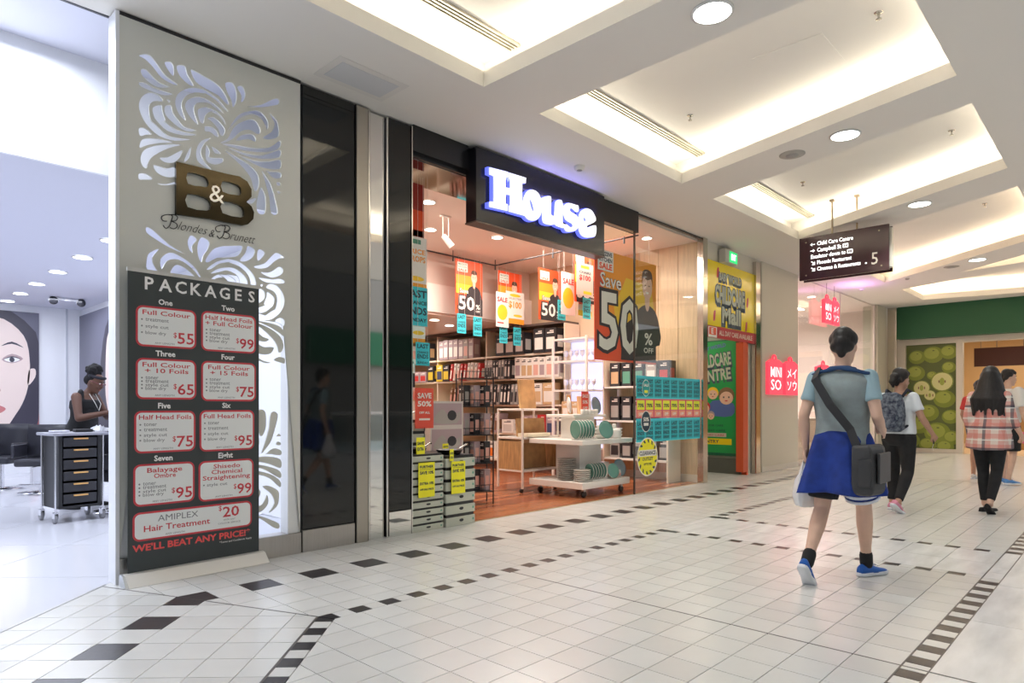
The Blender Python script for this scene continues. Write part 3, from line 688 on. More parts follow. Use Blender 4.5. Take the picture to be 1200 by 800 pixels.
# bottom shelf
row(.201, 9.7, 10.4, 'cookware_carton', 'brown cardboard cookware carton on the bottom shelf', 'brown cartons on bottom shelf', .28, .30, .3, [('brown', 'tan')])
row(.201, 8.9, 9.6, 'picture_carton', 'white carton with orange picture on the bottom shelf', 'white cartons on bottom shelf', .34, .33, .3, [('white', 'orange')])
row(.201, 7.9, 8.8, 'saucepan_carton', 'grey saucepan carton on the bottom shelf', 'grey cartons on bottom shelf', .2, .3, .3, [('grey', 'black'), ('lgrey', 'grey')])
# lit white unit with glassware, nearer
lu = thing('glassware_unit', 'white open display unit with bluish lit glassware behind the sale posters', 'shelving', (8.95, 7.01, 0))
for z in (.5, 1.0, 1.5, 2.0, 2.38):
    g = MB(); g.box(-.2, -.36, z-.03, .3, .36, z); g.build('shelf', wht, lu)
for x, y in ((-.2, -.36), (-.2, .36), (.3, -.36), (.3, .36)):
    g = MB(); g.box(x-.018, y-.018, 0, x+.018, y+.018, 2.4); g.build('post', wht, lu)
g = MB(); g.box(.28, -.34, .5, .30, .34, 2.38); g.build('back_panel', E_('lit back panel', (.62, .66, 1), .75), lu)
gl = M('cut glass', (.75, .78, .92), .1)
def glassware(x, y, z, lab, grp):
    g = MB(); g.lathe([(.0, 0), (.032, 0), (.030, .004), (.005, .012), (.005, .07), (.03, .09), (.042, .13), (.038, .18), (.036, .18), (.04, .13), (.0, .095)], n=12)
    o = g.build('wine_glass', gl); o.location = (x, y, z); return tag(o, lab, 'glass', grp)
for z, nm in ((1.5, 'lowest lit'), (2.0, 'upper lit')):
    for i in range(6): glassware(8.95, 6.65+.12*i, z+.001, 'clear stemmed glass on the %s shelf of the white unit%s' % (nm, NTH(5-i, 6)), 'wine glasses, %s shelf' % nm)
for i in range(3):
    pack('orange_carton', 'orange carton in the bluish lit unit'+NTH(2-i, 3), 'box', 'orange cartons in lit unit', 8.82, 6.72+.2*i, 1.001, .15, .3, .1, 'tan', 'white')
# low shelves with black cartons behind the window stickers
ws = thing('window_shelving', 'pale shelving with black cartons behind the sticker covered window', 'shelving', (9.6, 6.0, 0))
for z in (.35, .98, 1.55):
    g = MB(); g.box(-.42, -.62, z-.03, -.03, .62, z); g.build('shelf', wht, ws)
g = MB(); g.box(-.42, .60, 0, -.03, .63, 2.3); g.build('side_panel', shelf_m, ws)
g = MB(); g.box(-.42, -.63, 0, -.03, -.60, 1.55); g.build('side_panel', shelf_m, ws)
for z, nm, cs in ((1.551, 'top', [('black', 'green'), ('black', 'red'), ('black', 'tan'), ('grey', 'white')]), (.981, 'middle', [('black', 'grey'), ('navy', 'lgrey')]), (.351, 'lowest', [('grey', 'black'), ('black', 'grey')])):
    for i in range(5):
        c1, c2 = R.choice(cs)
        pack('black_carton', 'black carton on the %s shelf behind the window stickers%s' % (nm, NTH(4-i, 5)), 'box', 'black cartons, %s window shelf' % nm, 9.37, 5.5+.235*i, z, .19, .40 if z > .5 else .33, .22, c1, c2)
# ---------------------------------------------------------------- hanging posters
rl = thing('poster_rail', 'thin black rail carrying the hanging sale posters', 'rail', (0, 0, 0))
g = MB(); g.tube([(4.0, 8.35, 3.74), (8.3, 8.35, 3.74), (8.3, 5.35, 3.74)], .012, 6); g.build('rail_bar', PM['black'], rl)
for p in ((5.2, 8.35), (6.3, 8.35), (7.3, 8.35), (8.3, 8.35), (8.3, 7.0), (8.3, 5.6)):
    g = MB(); g.cyl((p[0], p[1], 3.74), (p[0], p[1], 3.84), .008, n=6); g.cyl((p[0], p[1], 3.74), (p[0], p[1], 3.66), .014, n=6); g.build('bracket', PM['black'], rl)
red_o = M('print poster red', (.85, .10, .03), .4); org = M('print poster orange', (.95, .36, .03), .4); yel = M('print poster yellow', (.95, .62, .04), .4)
skin_p = M('print skin', (.85, .55, .42), .4); hair_p = M('print hair', (.10, .05, .03), .5); shirt_p = M('print dark shirt', (.035, .03, .035), .5)
def man_print(g, P, cx, cy, s, d):
    g.mat(shirt_p); g.flat(P, smooth2([(cx-.62*s, cy-1.5*s), (cx-.5*s, cy-.75*s), (cx-.16*s, cy-.5*s), (cx+.16*s, cy-.5*s), (cx+.5*s, cy-.75*s), (cx+.62*s, cy-1.5*s)], 3), d-.0003, d, False)
    g.mat(skin_p); g.flat(P, ring2(cx, cy-.35*s, .12*s, .3*s, 12), d, d+.0003, False); g.flat(P, ring2(cx, cy, .24*s, .34*s, 16), d, d+.0006, False)
    g.mat(hair_p); g.flat(P, smooth2([(cx-.26*s, cy+.05*s), (cx-.2*s, cy+.22*s), (cx, cy+.18*s), (cx+.2*s, cy+.22*s), (cx+.26*s, cy+.05*s), (cx+.22*s, cy+.38*s), (cx, cy+.46*s), (cx-.22*s, cy+.38*s)], 3), d, d+.0009, False)
    for q in (-.09, .09): g.flat(P, ring2(cx+q*s, cy+.03*s, .035*s, .018*s, 8), d, d+.0009, False)
    g.mat(PM['white']); g.flat(P, ring2(cx, cy-.16*s, .08*s, .03*s, 8), d, d+.0009, False)
def sale_poster(name, lab, x0, y, z0, w_, h, extra=None, big=True, rz=0, rail=True):
    t = thing(name, lab, 'poster', (x0+w_/2, y, z0+h), rz, None)
    P = PL((-w_/2, -.004, -h)); g = MB(); g.mat(red_o); g.box(-w_/2, -.004, -h, w_/2, .004, 0); g.build('sheet', None, t)
    g = MB(); g.mat(org); g.rect(P, .02*w_, .45*h, .62*w_, .72*h, .0006); g.mat(yel); g.rect(P, .02*w_, .38*h, .6*w_, .55*h, .0010)
    man_print(g, P, .68*w_, .70*h, .42*w_*1.1, .0020)
    g.mat(PM['white']); g.flat(P, rrect(.06*w_, .78*h, .44*w_, .95*h, .02*w_), 0, .0012, False)
    g.mat(PM['green']); g.text(P, 'MASSIVE', .09*w_, .90*h, .32*w_, .035*h, .0018, .02); g.text(P, 'KITCHEN', .09*w_, .85*h, .32*w_, .035*h, .0018, .02)
    g.mat(red_o); g.text(P, 'SALE', .09*w_, .79*h, .32*w_, .045*h, .0018, .03)
    g.mat(shirt_p); g.rect(P, .08*w_, 0.0, w_, .30*h, .0032)
    g.text(P, '50', .06*w_, .055*h, .68*w_, .31*h, .0040, .05); g.text(P, 'Save', .12*w_, .38*h, .36*w_, .10*h, .0040, .06)
    g.mat(PM['white']); g.text(P, '50', .11*w_, .08*h, .58*w_, .26*h, .0048, .02); g.text(P, 'Save', .14*w_, .39*h, .32*w_, .085*h, .0048, .02)
    g.text(P, '%', .74*w_, .12*h, .16*w_, .09*h, .0048, .02); g.text(P, 'OFF', .74*w_, .06*h, .16*w_, .04*h, .0048, .02)
    g.build('print', None, t)
    if rail:
        g = MB(); g.cyl((-w_*.4, 0, 0), (-w_*.4, 0, .06), .003, n=5); g.cyl((w_*.4, 0, 0), (w_*.4, 0, .06), .003, n=5); g.build('hook', PM['black'], t)
    g = MB(); g.cyl((-w_*.3, 0, 0), (-w_*.3, 0, 3.842-z0-h), .0015, n=4); g.cyl((w_*.3, 0, 0), (w_*.3, 0, 3.842-z0-h), .0015, n=4); g.build('cord', PM['white'], t)
    return t
sale_poster('sale_poster', 'orange Save 50% poster with dark shirted man, leftmost hanging on the rear rail', 7.31, 8.3, 2.78, .62, .92)
sale_poster('sale_poster', 'orange poster half covered by a white price sheet on the rear rail', 8.42-.12, 8.28, 2.70, .62, .95, rail=False)
sale_poster('sale_poster', 'orange Save 50% poster hanging left of the grey chair sign', 8.62-.45, 7.2, 2.66, .62, .86, rail=False)
sale_poster('sale_poster', 'partly hidden orange poster behind the grey price sheet near the window', 8.05, 6.35, 2.85, .55, .80, rail=False)
def cord(t, w_, z, x0=0):
    g = MB(); g.cyl((x0-w_*.35, 0, -.002), (x0-w_*.35, 0, 3.842-z), .0015, n=4); g.cyl((x0+w_*.35, 0, -.002), (x0+w_*.35, 0, 3.842-z), .0015, n=4); g.build('cord', PM['white'], t)
cyan_m = M('print cyan', (.05, .62, .72), .45); ink_b = M('print ink', (.02, .05, .08), .5)
def cyan_tag(x, y, z, w_=.2, h=.33, lab='', grp='cyan last chance tags'):
    t = thing('last_chance_tag', lab, 'tag', (x, y, z), 0, grp)
    g = MB(); g.box(-w_/2, -.002, -h, w_/2, .002, 0); g.build('card', cyan_m, t)
    P = PL((-w_/2, -.002, -h)); g = MB(); g.mat(ink_b)
    for i, (s_, hh) in enumerate((('LAST', .19), ('CHANCE', .1), ('ENDS', .19), ('SUNDAY', .1))):
        g.text(P, s_, .1*w_, h*(.74-.22*i), .8*w_, h*hh, .0012, .03)
    g.build('lettering', None, t); cord(t, w_, z)
for x, y, z, lab in ((7.43, 8.28, 2.78, 'cyan last chance tag under the left edge of the leftmost hanging poster'), (7.80, 8.28, 2.76, 'cyan last chance tag under the right edge of the leftmost hanging poster'),
                     (8.42, 8.26, 2.68, 'cyan last chance tag under the left of the half covered poster'), (8.78, 8.26, 2.66, 'cyan last chance tag under the right of the half covered poster'),
                     (8.47, 6.95, 2.98, 'cyan last chance tag hanging left of the grey price sheet'), (8.3, 6.3, 2.92, 'cyan last chance tag under the grey price sheet')):
    cyan_tag(x, y, z, lab=lab)
# sheets in front of the posters
def cord(t, w_, z):
    g = MB(); g.cyl((-w_*.35, 0, -.002), (-w_*.35, 0, 3.842-z), .0015, n=4); g.cyl((w_*.35, 0, -.002), (w_*.35, 0, 3.842-z), .0015, n=4); g.build('cord', PM['white'], t)
def sheet(name, lab, x, y, z, w_, h, m, lines, cat='sign'):
    t = thing(name, lab, cat, (x, y, z)); g = MB(); g.box(-w_/2, -.003, -h, w_/2, .003, 0); g.build('sheet', m, t)
    P = PL((-w_/2, -.003, -h)); g = MB()
    for (mm, kind, a, b, c_, d_, s_) in lines:
        g.mat(mm)
        if kind == 'r': g.rect(P, a*w_, b*h, (a+c_)*w_, (b+d_)*h, .0008)
        elif kind == 'o': g.flat(P, ring2((a+c_/2)*w_, (b+d_/2)*h, c_*w_/2, d_*h/2, 14), 0, .0010, False)
        else: g.text(P, s_, a*w_, b*h, c_*w_, d_*h, .0016, .03)
    g.build('print', None, t)
    if z > 1.69 or z in (2.04,): cord(t, w_, z)
    elif z > 1.3: g = MB(); g.cyl((0, 0, -h+.01), (0, 0, -h-(.33 if z < 1.41 and w_ > .2 else .01)), .005, n=5); g.build('stem', PM['black'], t)
    return t
W_, K_ = PM['white'], ink_b
sheet('price_sheet', 'white price sheet with yellow and orange print over the second poster', 8.70, 8.24, 3.30, .48, .58, W_, [(yel, 'o', .2, .84, .6, .1, ''), (org, 't', .15, .5, .7, .2, '$100'), (PM['grey'], 't', .15, .76, .7, .06, 'SELECTED'), (yel, 'o', .4, .22, .5, .08, ''), (org, 'r', 0, 0, 1, .16, '')])
sheet('burst_card', 'white card with yellow burst at the left of the second poster', 8.35, 8.22, 3.25, .32, .62, W_, [(yel, 'o', .1, .2, .8, .45, ''), (PM['red'], 't', .1, .72, .8, .14, 'SALE'), (PM['red'], 'r', .1, .1, .5, .04, '')])
sheet('price_sheet', 'grey price sheet with yellow bars hanging below the sign box', 8.12, 6.2, 3.42, .42, .50, M('grey sheet', (.55, .56, .50), .5), [(yel, 'r', .25, .84, .5, .09, ''), (PM['red'], 't', .15, .48, .7, .16, '$100'), (K_, 't', .15, .68, .7, .08, 'CHAIRS'), (yel, 'r', .4, .06, .5, .09, '')])
sheet('burst_card', 'white card with yellow burst left of the grey price sheet', 8.02, 6.45, 3.30, .34, .66, W_, [(yel, 'o', .1, .15, .8, .5, ''), (PM['red'], 't', .1, .72, .8, .14, 'SALE')])
sheet('promo_sheet', 'white sheet with red burst and scribble lettering beside the big sale poster', 8.38, 6.4, 3.10, .36, .45, W_, [(K_, 't', .1, .7, .8, .2, 'WOW'), (red_o, 't', .05, .4, .9, .25, 'SALE'), (yel, 'r', 0, 0, 1, .2, '')])
# poster column at the left edge of the opening
sheet('portrait_poster', 'dark red and orange poster at the top of the left poster column', 4.18, 5.42, 3.52, .30, .55, M('deep red', (.35, .03, .02), .4), [(red_o, 'r', 0, 0, 1, .5, ''), (shirt_p, 'r', .2, 0, .8, .12, '')])
sheet('price_sheet', 'white sheet with orange and yellow print high in the left poster column', 4.20, 5.40, 2.96, .30, .52, W_, [(PM['green'], 'r', .35, .86, .4, .09, ''), (org, 't', .15, .66, .8, .1, 'PRICE'), (org, 't', .15, .50, .8, .12, 'DROPS'), (K_, 'r', .3, .35, .1, .02, ''), (yel, 'o', .15, .12, .75, .1, ''), (org, 'r', 0, 0, 1, .08, '')])
sheet('last_chance_poster', 'large cyan last chance poster in the left poster column', 4.20, 5.38, 2.44, .30, .40, cyan_m, [(K_, 't', .05, .72, .9, .2, 'LAST'), (K_, 't', .05, .54, .9, .1, 'CHANCE'), (K_, 't', .05, .28, .9, .2, 'ENDS'), (K_, 't', .05, .1, .9, .1, 'SUNDAY')])
sheet('price_sheet', 'small white sheet with orange band low in the left poster column', 4.20, 5.42, 2.04, .30, .18, W_, [(yel, 'o', .45, .5, .5, .25, ''), (org, 'r', 0, 0, 1, .3, ''), (org, 't', .1, .5, .25, .25, '30')])
cyan_tag(4.27, 5.36, 1.87, .18, .24, 'small cyan tag at the foot of the left poster column')
sheet('portrait_poster', 'lowest portrait poster of a dark shirted man at the left edge', 4.14, 5.44, 1.70, .18, .42, W_, [(shirt_p, 'r', 0, .3, 1, .35, ''), (skin_p, 'o', .2, .58, .7, .36, ''), (hair_p, 'o', .2, .84, .7, .14, '')])
# the large sale poster
t = thing('large_sale_poster', 'huge orange Save 50% off poster behind the window edge', 'poster', (7.12, 5.28, 1.84))
g = MB(); [g.cyl((x, 0, 1.49), (x, 0, 3.842-1.84), .002, n=4) for x in (.2, 1.35)]; g.build('cord', PM['white'], t)
P = PL((0, -.004, 0)); w_, h = 1.55, 1.50
g = MB(); g.mat(red_o); g.box(0, -.004, 0, w_, .004, h); g.build('sheet', None, t)
g = MB(); g.mat(org); g.rect(P, .2, .55, w_, h, .0006); g.mat(yel); g.flat(P, [(.45, .75), (.75, 1.2), (w_-.15, 1.15), (w_, .62), (.5, .5)], 0, .0012, False)
g.mat(shirt_p); g.flat(P, [(.62, .03), (.66, .5), (.95, .66), (1.2, .68), (w_-.005, .56), (w_-.005, .03)], 0, .0018, False)
man_print(g, P, 1.30, 1.14, .56, .0026)
for (b_, mm, d) in ((.055, shirt_p, .0040), (.02, M('print pale', (.80, .80, .72), .4), .0052)):
    g.mat(mm); g.text(P, '5', .05 if b_ > .05 else .10, .09 if b_ > .05 else .14, .54 if b_ > .05 else .44, .90 if b_ > .05 else .80, d, b_)
    g.text(P, '0', .55 if b_ > .05 else .60, .06 if b_ > .05 else .11, .56 if b_ > .05 else .46, .90 if b_ > .05 else .80, d+.0005, b_)
    g.mat(shirt_p if b_ > .05 else PM['white']); g.text(P, 'Save', .12, 1.0, .5, .2, d+.001, b_*.6)
g.mat(PM['white']); g.text(P, '%', 1.22, .28, .22, .18, .0060, .02); g.text(P, 'OFF', 1.2, .16, .26, .08, .0060, .02)
g.build('print', None, t)
g = MB(); g.mat(PM['white']); g.box(.06, -.016, 1.22, .42, -.010, 1.50); P2 = PL((.06, -.016, 1.22)); g.mat(K_); g.text(P2, 'MASSIVE', .03, .20, .30, .06, .001, .03); g.text(P2, 'KITCHEN', .03, .12, .30, .06, .001, .03); g.mat(red_o); g.text(P2, 'SALE', .03, .02, .30, .085, .001, .04)
g.build('sale_badge', None, t)
# ---------------------------------------------------------------- griddle carton stacks at the shop entrance
carton = M('carton grey green', (.52, .54, .46), .5); pan_k = M('pan black', (.02, .02, .022), .35); lid_s = M('pan steel', (.6, .6, .58), .25, 1)
NUM = ['lowest', 'second', 'third', 'fourth', 'fifth', 'sixth', 'seventh', 'eighth', 'ninth', 'topmost']
def boxed_pan(x, y, z, w_, d, h, lab, grp, rz=0):
    t = thing('boxed_griddle', lab, 'box', (x, y, z), rz, grp)
    g = MB(); g.box(-w_/2, -d/2, 0, w_/2, d/2, h*.74); bevel(g.build('carton', carton, t), .004, 1)
    g = MB(); g.box(-w_/2+.012, -d/2+.012, h*.74, w_/2-.012, d/2-.012, h*.995); g.build('pan_rim', pan_k, t)
    P = PL((-w_/2, -d/2, 0)); g = MB(); g.mat(PM['black']); g.flat(P, ring2(w_*.52, h*.42, w_*.07, h*.13, 14), 0, .001, False); g.flat(P, [(w_*.44, h*.46), (w_*.60, h*.46), (w_*.56, h*.54), (w_*.48, h*.54)], 0, .001, False)
    g.mat(PM['green']); g.rect(P, w_*.9, h*.3, w_*.95, h*.5, .001); g.build('printed_mark', None, t)
for i in range(10):
    if i < 10: boxed_pan(4.055, 5.19, .001+.0745*i, .40, .36, .0735, '%s flat griddle carton in the left entrance stack' % NUM[i], 'left stack of griddle cartons', R.uniform(-.02, .02))
for i in range(6):
    boxed_pan(4.475, 5.17, .001+.119*i, .40, .34, .118, '%s thick griddle carton in the right entrance stack' % (NUM[i] if i < 5 else 'topmost'), 'right stack of griddle cartons', R.uniform(-.015, .015))
for i in range(9):
    boxed_pan(4.15, 5.60, .001+.119*i, .42, .36, .118, '%s carton in the rear left griddle stack' % (NUM[i] if i < 8 else 'topmost'), 'rear left stack of griddle cartons')
for i in range(6):
    boxed_pan(4.60, 5.58, .001+.119*i, .40, .36, .118, '%s carton in the rear right griddle stack' % (NUM[i] if i < 5 else 'topmost'), 'rear right stack of griddle cartons')
def pan(x, y, z, r, lab, rz=0):
    t = thing('frying_pan', lab, 'pan', (x, y, z), rz)
    g = MB(); g.lathe([(0, 0), (r*.8, 0), (r, .045), (r*1.03, .047), (r*.98, .047), (r*.78, .006), (0, .006)], n=28); g.build('pan_body', pan_k, t)
    g = MB(); g.tube([(r*.98, 0, .035), (r*1.3, 0, .055), (r*1.9, 0, .085), (r*2.1, 0, .085)], [.012, .010, .009, .012], 8); g.build('handle', lid_s, t)
pan(4.47, 5.17, .716, .14, 'black pan with steel handle on top of the right entrance stack', .15)
pan(4.02, 5.19, .748, .13, 'black pan with steel handle on top of the left entrance stack', .2)
pan(4.12, 5.60, 1.075, .15, 'black pan with steel handle on the rear left stack', .1)
ys_m = M('yellow card', (.92, .86, .02), .45)
def ysign(x, y, z, w_, h, lab, full=True, rz=0):
    t = thing('further_sale_card', lab, 'sign', (x, y, z), rz); g = MB(); g.box(-w_/2, -.002, 0, w_/2, .002, h); g.build('card', ys_m, t)
    P = PL((-w_/2, -.002, 0)); g = MB(); g.mat(K_)
    if full:
        for s_, b, hh in (('FURTHER', .84, .08), ('SAVE 10%', .66, .1), ('EXTRA 10%', .36, .08), ('OFF SALE PRICE', .2, .06)): g.text(P, s_, .08*w_, b*h, .84*w_, hh*h, .001, .04)
        g.rect(P, .08*w_, .8*h, .92*w_, .81*h, .001)
    else: g.text(P, 'SAVE', .1*w_, .55*h, .8*w_, .2*h, .001, .04); g.text(P, 'EXTRA', .1*w_, .2*h, .8*w_, .2*h, .001, .04)
    g.build('lettering', None, t)
ysign(4.02, 4.985, .33, .20, .335, 'large yellow further sale card on the left entrance stack')
ysign(4.42, 4.975, .33, .185, .325, 'large yellow further sale card on the right entrance stack')
ysign(3.95, 4.99, .75, .10, .16, 'small yellow card standing on the left entrance stack', False)
ysign(4.34, 4.985, .66, .05, .12, 'narrow yellow card at the corner between the two entrance stacks', False)
ysign(4.10, 5.40, 1.04, .09, .13, 'small yellow card on the rear left griddle stack', False)
ysign(4.60, 5.385, .72, .08, .09, 'small orange yellow card on the rear right griddle stack', False)
sheet('save_card', 'red SAVE 50% card standing above the griddle cartons', 4.32, 5.395, 1.40, .24, .42, M('red card', (.85, .10, .06), .45), [(W_, 't', .12, .74, .76, .14, 'SAVE'), (W_, 't', .12, .54, .76, .14, '50%'), (W_, 't', .2, .36, .6, .06, 'OFF ALL'), (W_, 'r', .2, .2, .6, .05, '')])
g = MB(); g.cyl((0, 0, 0), (0, 0, 1.0), .008, n=6)
# black wire rack with magazines and picture cartons behind the stacks
rk = thing('wire_rack', 'tall black wire display rack behind the entrance cartons', 'rack', (5.62, 6.02, 0), -.5)
for x in (-.2, .2):
    for y in (-.15, .15): g = MB(); g.cyl((x, y, 0), (x, y, 1.62), .009, n=6); g.build('post', pan_k, rk)
for k, z in enumerate((.15, .5, .85, 1.2, 1.55)):
    g = MB(); g.box(-.2, -.15, z, .2, .15, z+.012)
    for q in range(9): g.cyl((-.2+.05*q, -.15, z), (-.2+.05*q, -.15, z+.09), .003, n=4)
    g.cyl((-.2, -.15, z+.09), (.2, -.15, z+.09), .005, n=5); g.build('basket_shelf', pan_k, rk)
for k, z in enumerate((.163, .513, .863, 1.213)):
    for j in range(3):
        pack('rack_pack', 'dark package in the %s basket of the black wire rack%s' % (['lowest', 'second', 'third', 'top'][k], NTH(j, 3)), 'box', 'packages in the wire rack', 5.50+.115*j, 6.08-.063*j, z, .10, .26, .10, 'black' if (k+j) % 2 else 'mauve', 'pink' if j else 'grey')
def picture_carton(x, y, z, w_, d, h, lab):
    g = MB(); g.mat(PM['lgrey']); g.box(-w_/2, -d/2, 0, w_/2, d/2, h); P = PL((-w_/2, -d/2, 0)); g.mat(PM['mauve']); g.rect(P, .04*w_, .08*h, .96*w_, .92*h, .001)
    g.mat(PM['grey']); g.flat(P, smooth2([(w_*.1, h*.2), (w_*.35, h*.7), (w_*.6, h*.35), (w_*.9, h*.6), (w_*.8, h*.15)], 3), 0, .0016, False); g.mat(PM['black']); g.flat(P, ring2(w_*.65, h*.45, w_*.14, h*.2, 12), 0, .0022, False)
    o = g.build('picture_carton'); o.location = (x, y, z); tag(o, lab, 'box')
picture_carton(5.0, 6.0, .001, .5, .35, .33, 'grey photo printed carton on the floor behind the entrance stacks')
picture_carton(5.0, 6.0, .335, .5, .35, .33, 'grey photo printed carton second from the floor behind the stacks')
picture_carton(5.0, 6.0, .669, .5, .35, .30, 'grey photo printed carton below the topmost one behind the stacks')
picture_carton(5.0, 6.0, .970, .5, .35, .30, 'topmost grey photo printed carton behind the entrance stacks')
# ---------------------------------------------------------------- display trolley with crockery
green_g = M('green glaze', (.16, .36, .30), .2); grey_g = M('grey glaze', (.50, .50, .48), .3); cream_g = M('white glaze', (.88, .85, .80), .2); blue_g = M('blue grey glaze', (.22, .30, .36), .3)
board = M('acacia board', (.62, .38, .17), .45, kind='n', scale=5, amt=.2, stretch=(1, 8, 1))
dt = thing('display_trolley', 'white two tier wheeled display table of crockery inside the window', 'table', (7.36, 5.68, 0))
g = MB(); g.box(-.55, -.44, .12, .55, .50, .21); bevel(g.build('base_board', wht, dt), .006, 1)
g = MB(); g.box(-.55, -.44, .70, .62, .50, .765); bevel(g.build('middle_board', wht, dt), .006, 1)
g = MB(); g.box(-.30, -.10, 1.06, .45, .40, 1.10); bevel(g.build('top_board', wht, dt), .006, 1)
g = MB(); g.box(-.20, -.12, .21, .30, .30, .70); g.build('centre_post', M('post white', (.80, .80, .80), .5), dt)
g = MB(); g.box(-.15, .0, .765, .30, .25, 1.06); g.build('riser', wht, dt)
for x, y in ((-.42, -.36), (.44, -.36), (-.42, .40), (.44, .40)):
    g = MB(); g.box(x-.02, y-.02, .08, x+.02, y+.02, .12); g.build('caster_fork', M('caster steel', (.4, .4, .4), .3, 1), dt)
    g = MB(); g.lathe([(0, -.016), (.03, -.018), (.046, -.014), (.046, .014), (.03, .018), (0, .016)], (x, y, .047), 16, 'y'); g.build('caster_wheel', M('caster black', (.03, .03, .03), .5), dt)
def plate_mesh(r, m, depth=.012, rim=None):
    g = MB(); g.mat(rim or m); g.lathe([(r*.985, depth-.001), (r*1.012, depth+.001), (r*.985, depth+.005)], n=28); g.mat(m); g.lathe([(0, 0), (r*.55, 0), (r*.62, .004), (r, depth), (r*.99, depth+.003), (r*.6, .009), (0, .007)], n=28); return g.mesh('plate')
pg, pgs, pb, pgr, pw = plate_mesh(.125, green_g, rim=cream_g), plate_mesh(.105, green_g, rim=cream_g), plate_mesh(.125, blue_g), plate_mesh(.13, grey_g, .02), plate_mesh(.115, cream_g, .02)
def put(me, name, loc, rot, lab, cat, grp=None):
    o = bpy.data.objects.new(name, me); C.objects.link(o); o.location = loc; o.rotation_euler = rot; return tag(o, lab, cat, grp)
# racks holding plates on edge
def rack(x, y, z, L_, lab):
    t = thing('plate_rack', lab, 'rack', (x, y, z)); g = MB(); g.box(-L_/2, -.07, 0, L_/2, -.055, .012); g.box(-L_/2, .055, 0, L_/2, .07, .012); g.build('rail', wht, t)
    g = MB(); n = int(L_/.045)
    for i in range(n+1):
        for y_ in (-.0625, .0625): g.cyl((-L_/2+L_*i/n, y_, .01), (-L_/2+L_*i/n, y_, .045), .004, n=6)
    g.build('pegs', wht, t)
rack(7.02, 5.38, .766, .36, 'white peg rack holding green plates on the middle board')
for i in range(6): put(pg, 'plate', (6.86+.062*i, 5.38, .906), (0, -PI/2-.05, -.30), 'green plate on edge in the middle board rack'+NTH(i, 6), 'plate', 'green plates in the middle rack')
put(pg, 'plate', (7.29, 5.22, .895), (PI/2-.25, 0, -.25), 'green plate facing out at the right end of the middle rack', 'plate')
rack(7.30, 5.36, .211, .38, 'white peg rack holding green plates on the base board')
for i in range(6): put(pgs, 'plate', (7.14+.058*i, 5.36, .335), (0, -PI/2-.05, -.30), 'small green plate on edge in the base board rack'+NTH(i, 6), 'plate', 'green plates in the base rack')
put(pgs, 'plate', (7.53, 5.27, .32), (PI/2-.25, 0, -.2), 'small green plate facing out at the right of the base rack', 'plate')
for i in range(11): put(pgr, 'plate', (6.98, 5.64, .212+.0265*i), (0, 0, i), '%s grey dinner plate in the tall stack on the base board' % (['lowest']+ORD[1:10]+['topmost'])[i], 'plate', 'stack of grey dinner plates')
for i in range(6): put(pw, 'plate', (6.96, 5.36, .212+.0265*i), (0, 0, i), '%s pale side plate in the short stack on the base board' % (['lowest']+ORD[1:5]+['topmost'])[i], 'plate', 'stack of pale side plates')
def bowl(m, r=.085, h=.06):
    g = MB(); g.mat(m); g.lathe([(0, 0), (r*.45, 0), (r*.5, .004), (r*.9, h*.6), (r, h), (r*.96, h), (r*.85, h*.6), (r*.4, .012), (0, .01)], n=24); return g.mesh('bowl')
bw, bws, bg = bowl(cream_g, .12, .055), bowl(cream_g, .09, .05), bowl(grey_g, .08, .05)
for i in range(3): put(bw, 'bowl', (7.46, 5.40, .766+.045*i), (0, 0, 0), '%s wide white bowl in the left stack on the middle board' % ['lowest', 'middle', 'upper'][i], 'bowl', 'left stack of white bowls')
for i in range(3): put(bws, 'bowl', (7.88, 5.45, .766+.042*i), (0, 0, 0), '%s white bowl in the right stack on the middle board' % ['lowest', 'middle', 'topmost'][i], 'bowl', 'right stack of white bowls')
put(bws, 'bowl', (7.46, 5.40, .901), (0, 0, 0), 'small white bowl topping the left bowl stack', 'bowl')
t = thing('teapot', 'round white lidded pot on the middle board', 'pot', (7.70, 5.36, .766))
g = MB(); g.lathe([(0, 0), (.085, 0), (.095, .01), (.097, .11), (.085, .125), (.04, .135), (0, .138)], n=28); g.build('body', cream_g, t)
g = MB(); g.lathe([(0, .136), (.03, .136), (.03, .19), (.024, .2), (0, .2)], n=18); g.build('lid_knob', cream_g, t)
put(pb, 'plate', (7.66, 5.66, 1.226), (PI/2-.2, 0, .1), 'blue grey plate standing on the top board', 'plate')
put(pb, 'plate', (7.88, 5.40, .335), (PI/2-.25, 0, -.1), 'blue grey plate standing at the right end of the base board', 'plate')
put(pw, 'plate', (7.10, 5.72, 1.225), (PI/2-.1, 0, .9), 'white plate on edge at the left of the top board', 'plate')
def slab_(name, lab, loc, w_, d, h, m, rx=0, rz=0, cat='board'):
    g = MB(); g.box(-w_/2, -d/2, 0, w_/2, d/2, h); o = g.build(name, m); o.location = loc; o.rotation_euler = (rx, 0, rz); bevel(o, .006, 2); return tag(o, lab, cat)
slab_('chopping_board', 'wooden board leaning at the left of the top board', (7.20, 5.74, 1.103), .12, .02, .27, board, -.15, .3)
slab_('chopping_board', 'second wooden board leaning on the top board near the red card', (7.50, 5.80, 1.103), .10, .02, .26, M('pale board', (.80, .58, .32), .45), -.15)
slab_('white_board', 'tall white board behind the blue grey plate', (7.66, 5.80, 1.103), .18, .015, .30, wht, -.1)
slab_('chopping_board', 'dark round cornered board leaning at the right of the middle board', (7.93, 5.90, .767), .22, .025, .26, M('brown board', (.26, .17, .10), .5), -.15)
slab_('chopping_board', 'pale wooden board leaning at the far right of the middle board', (7.90, 5.66, .767), .08, .02, .22, M('pale board'), -.1)
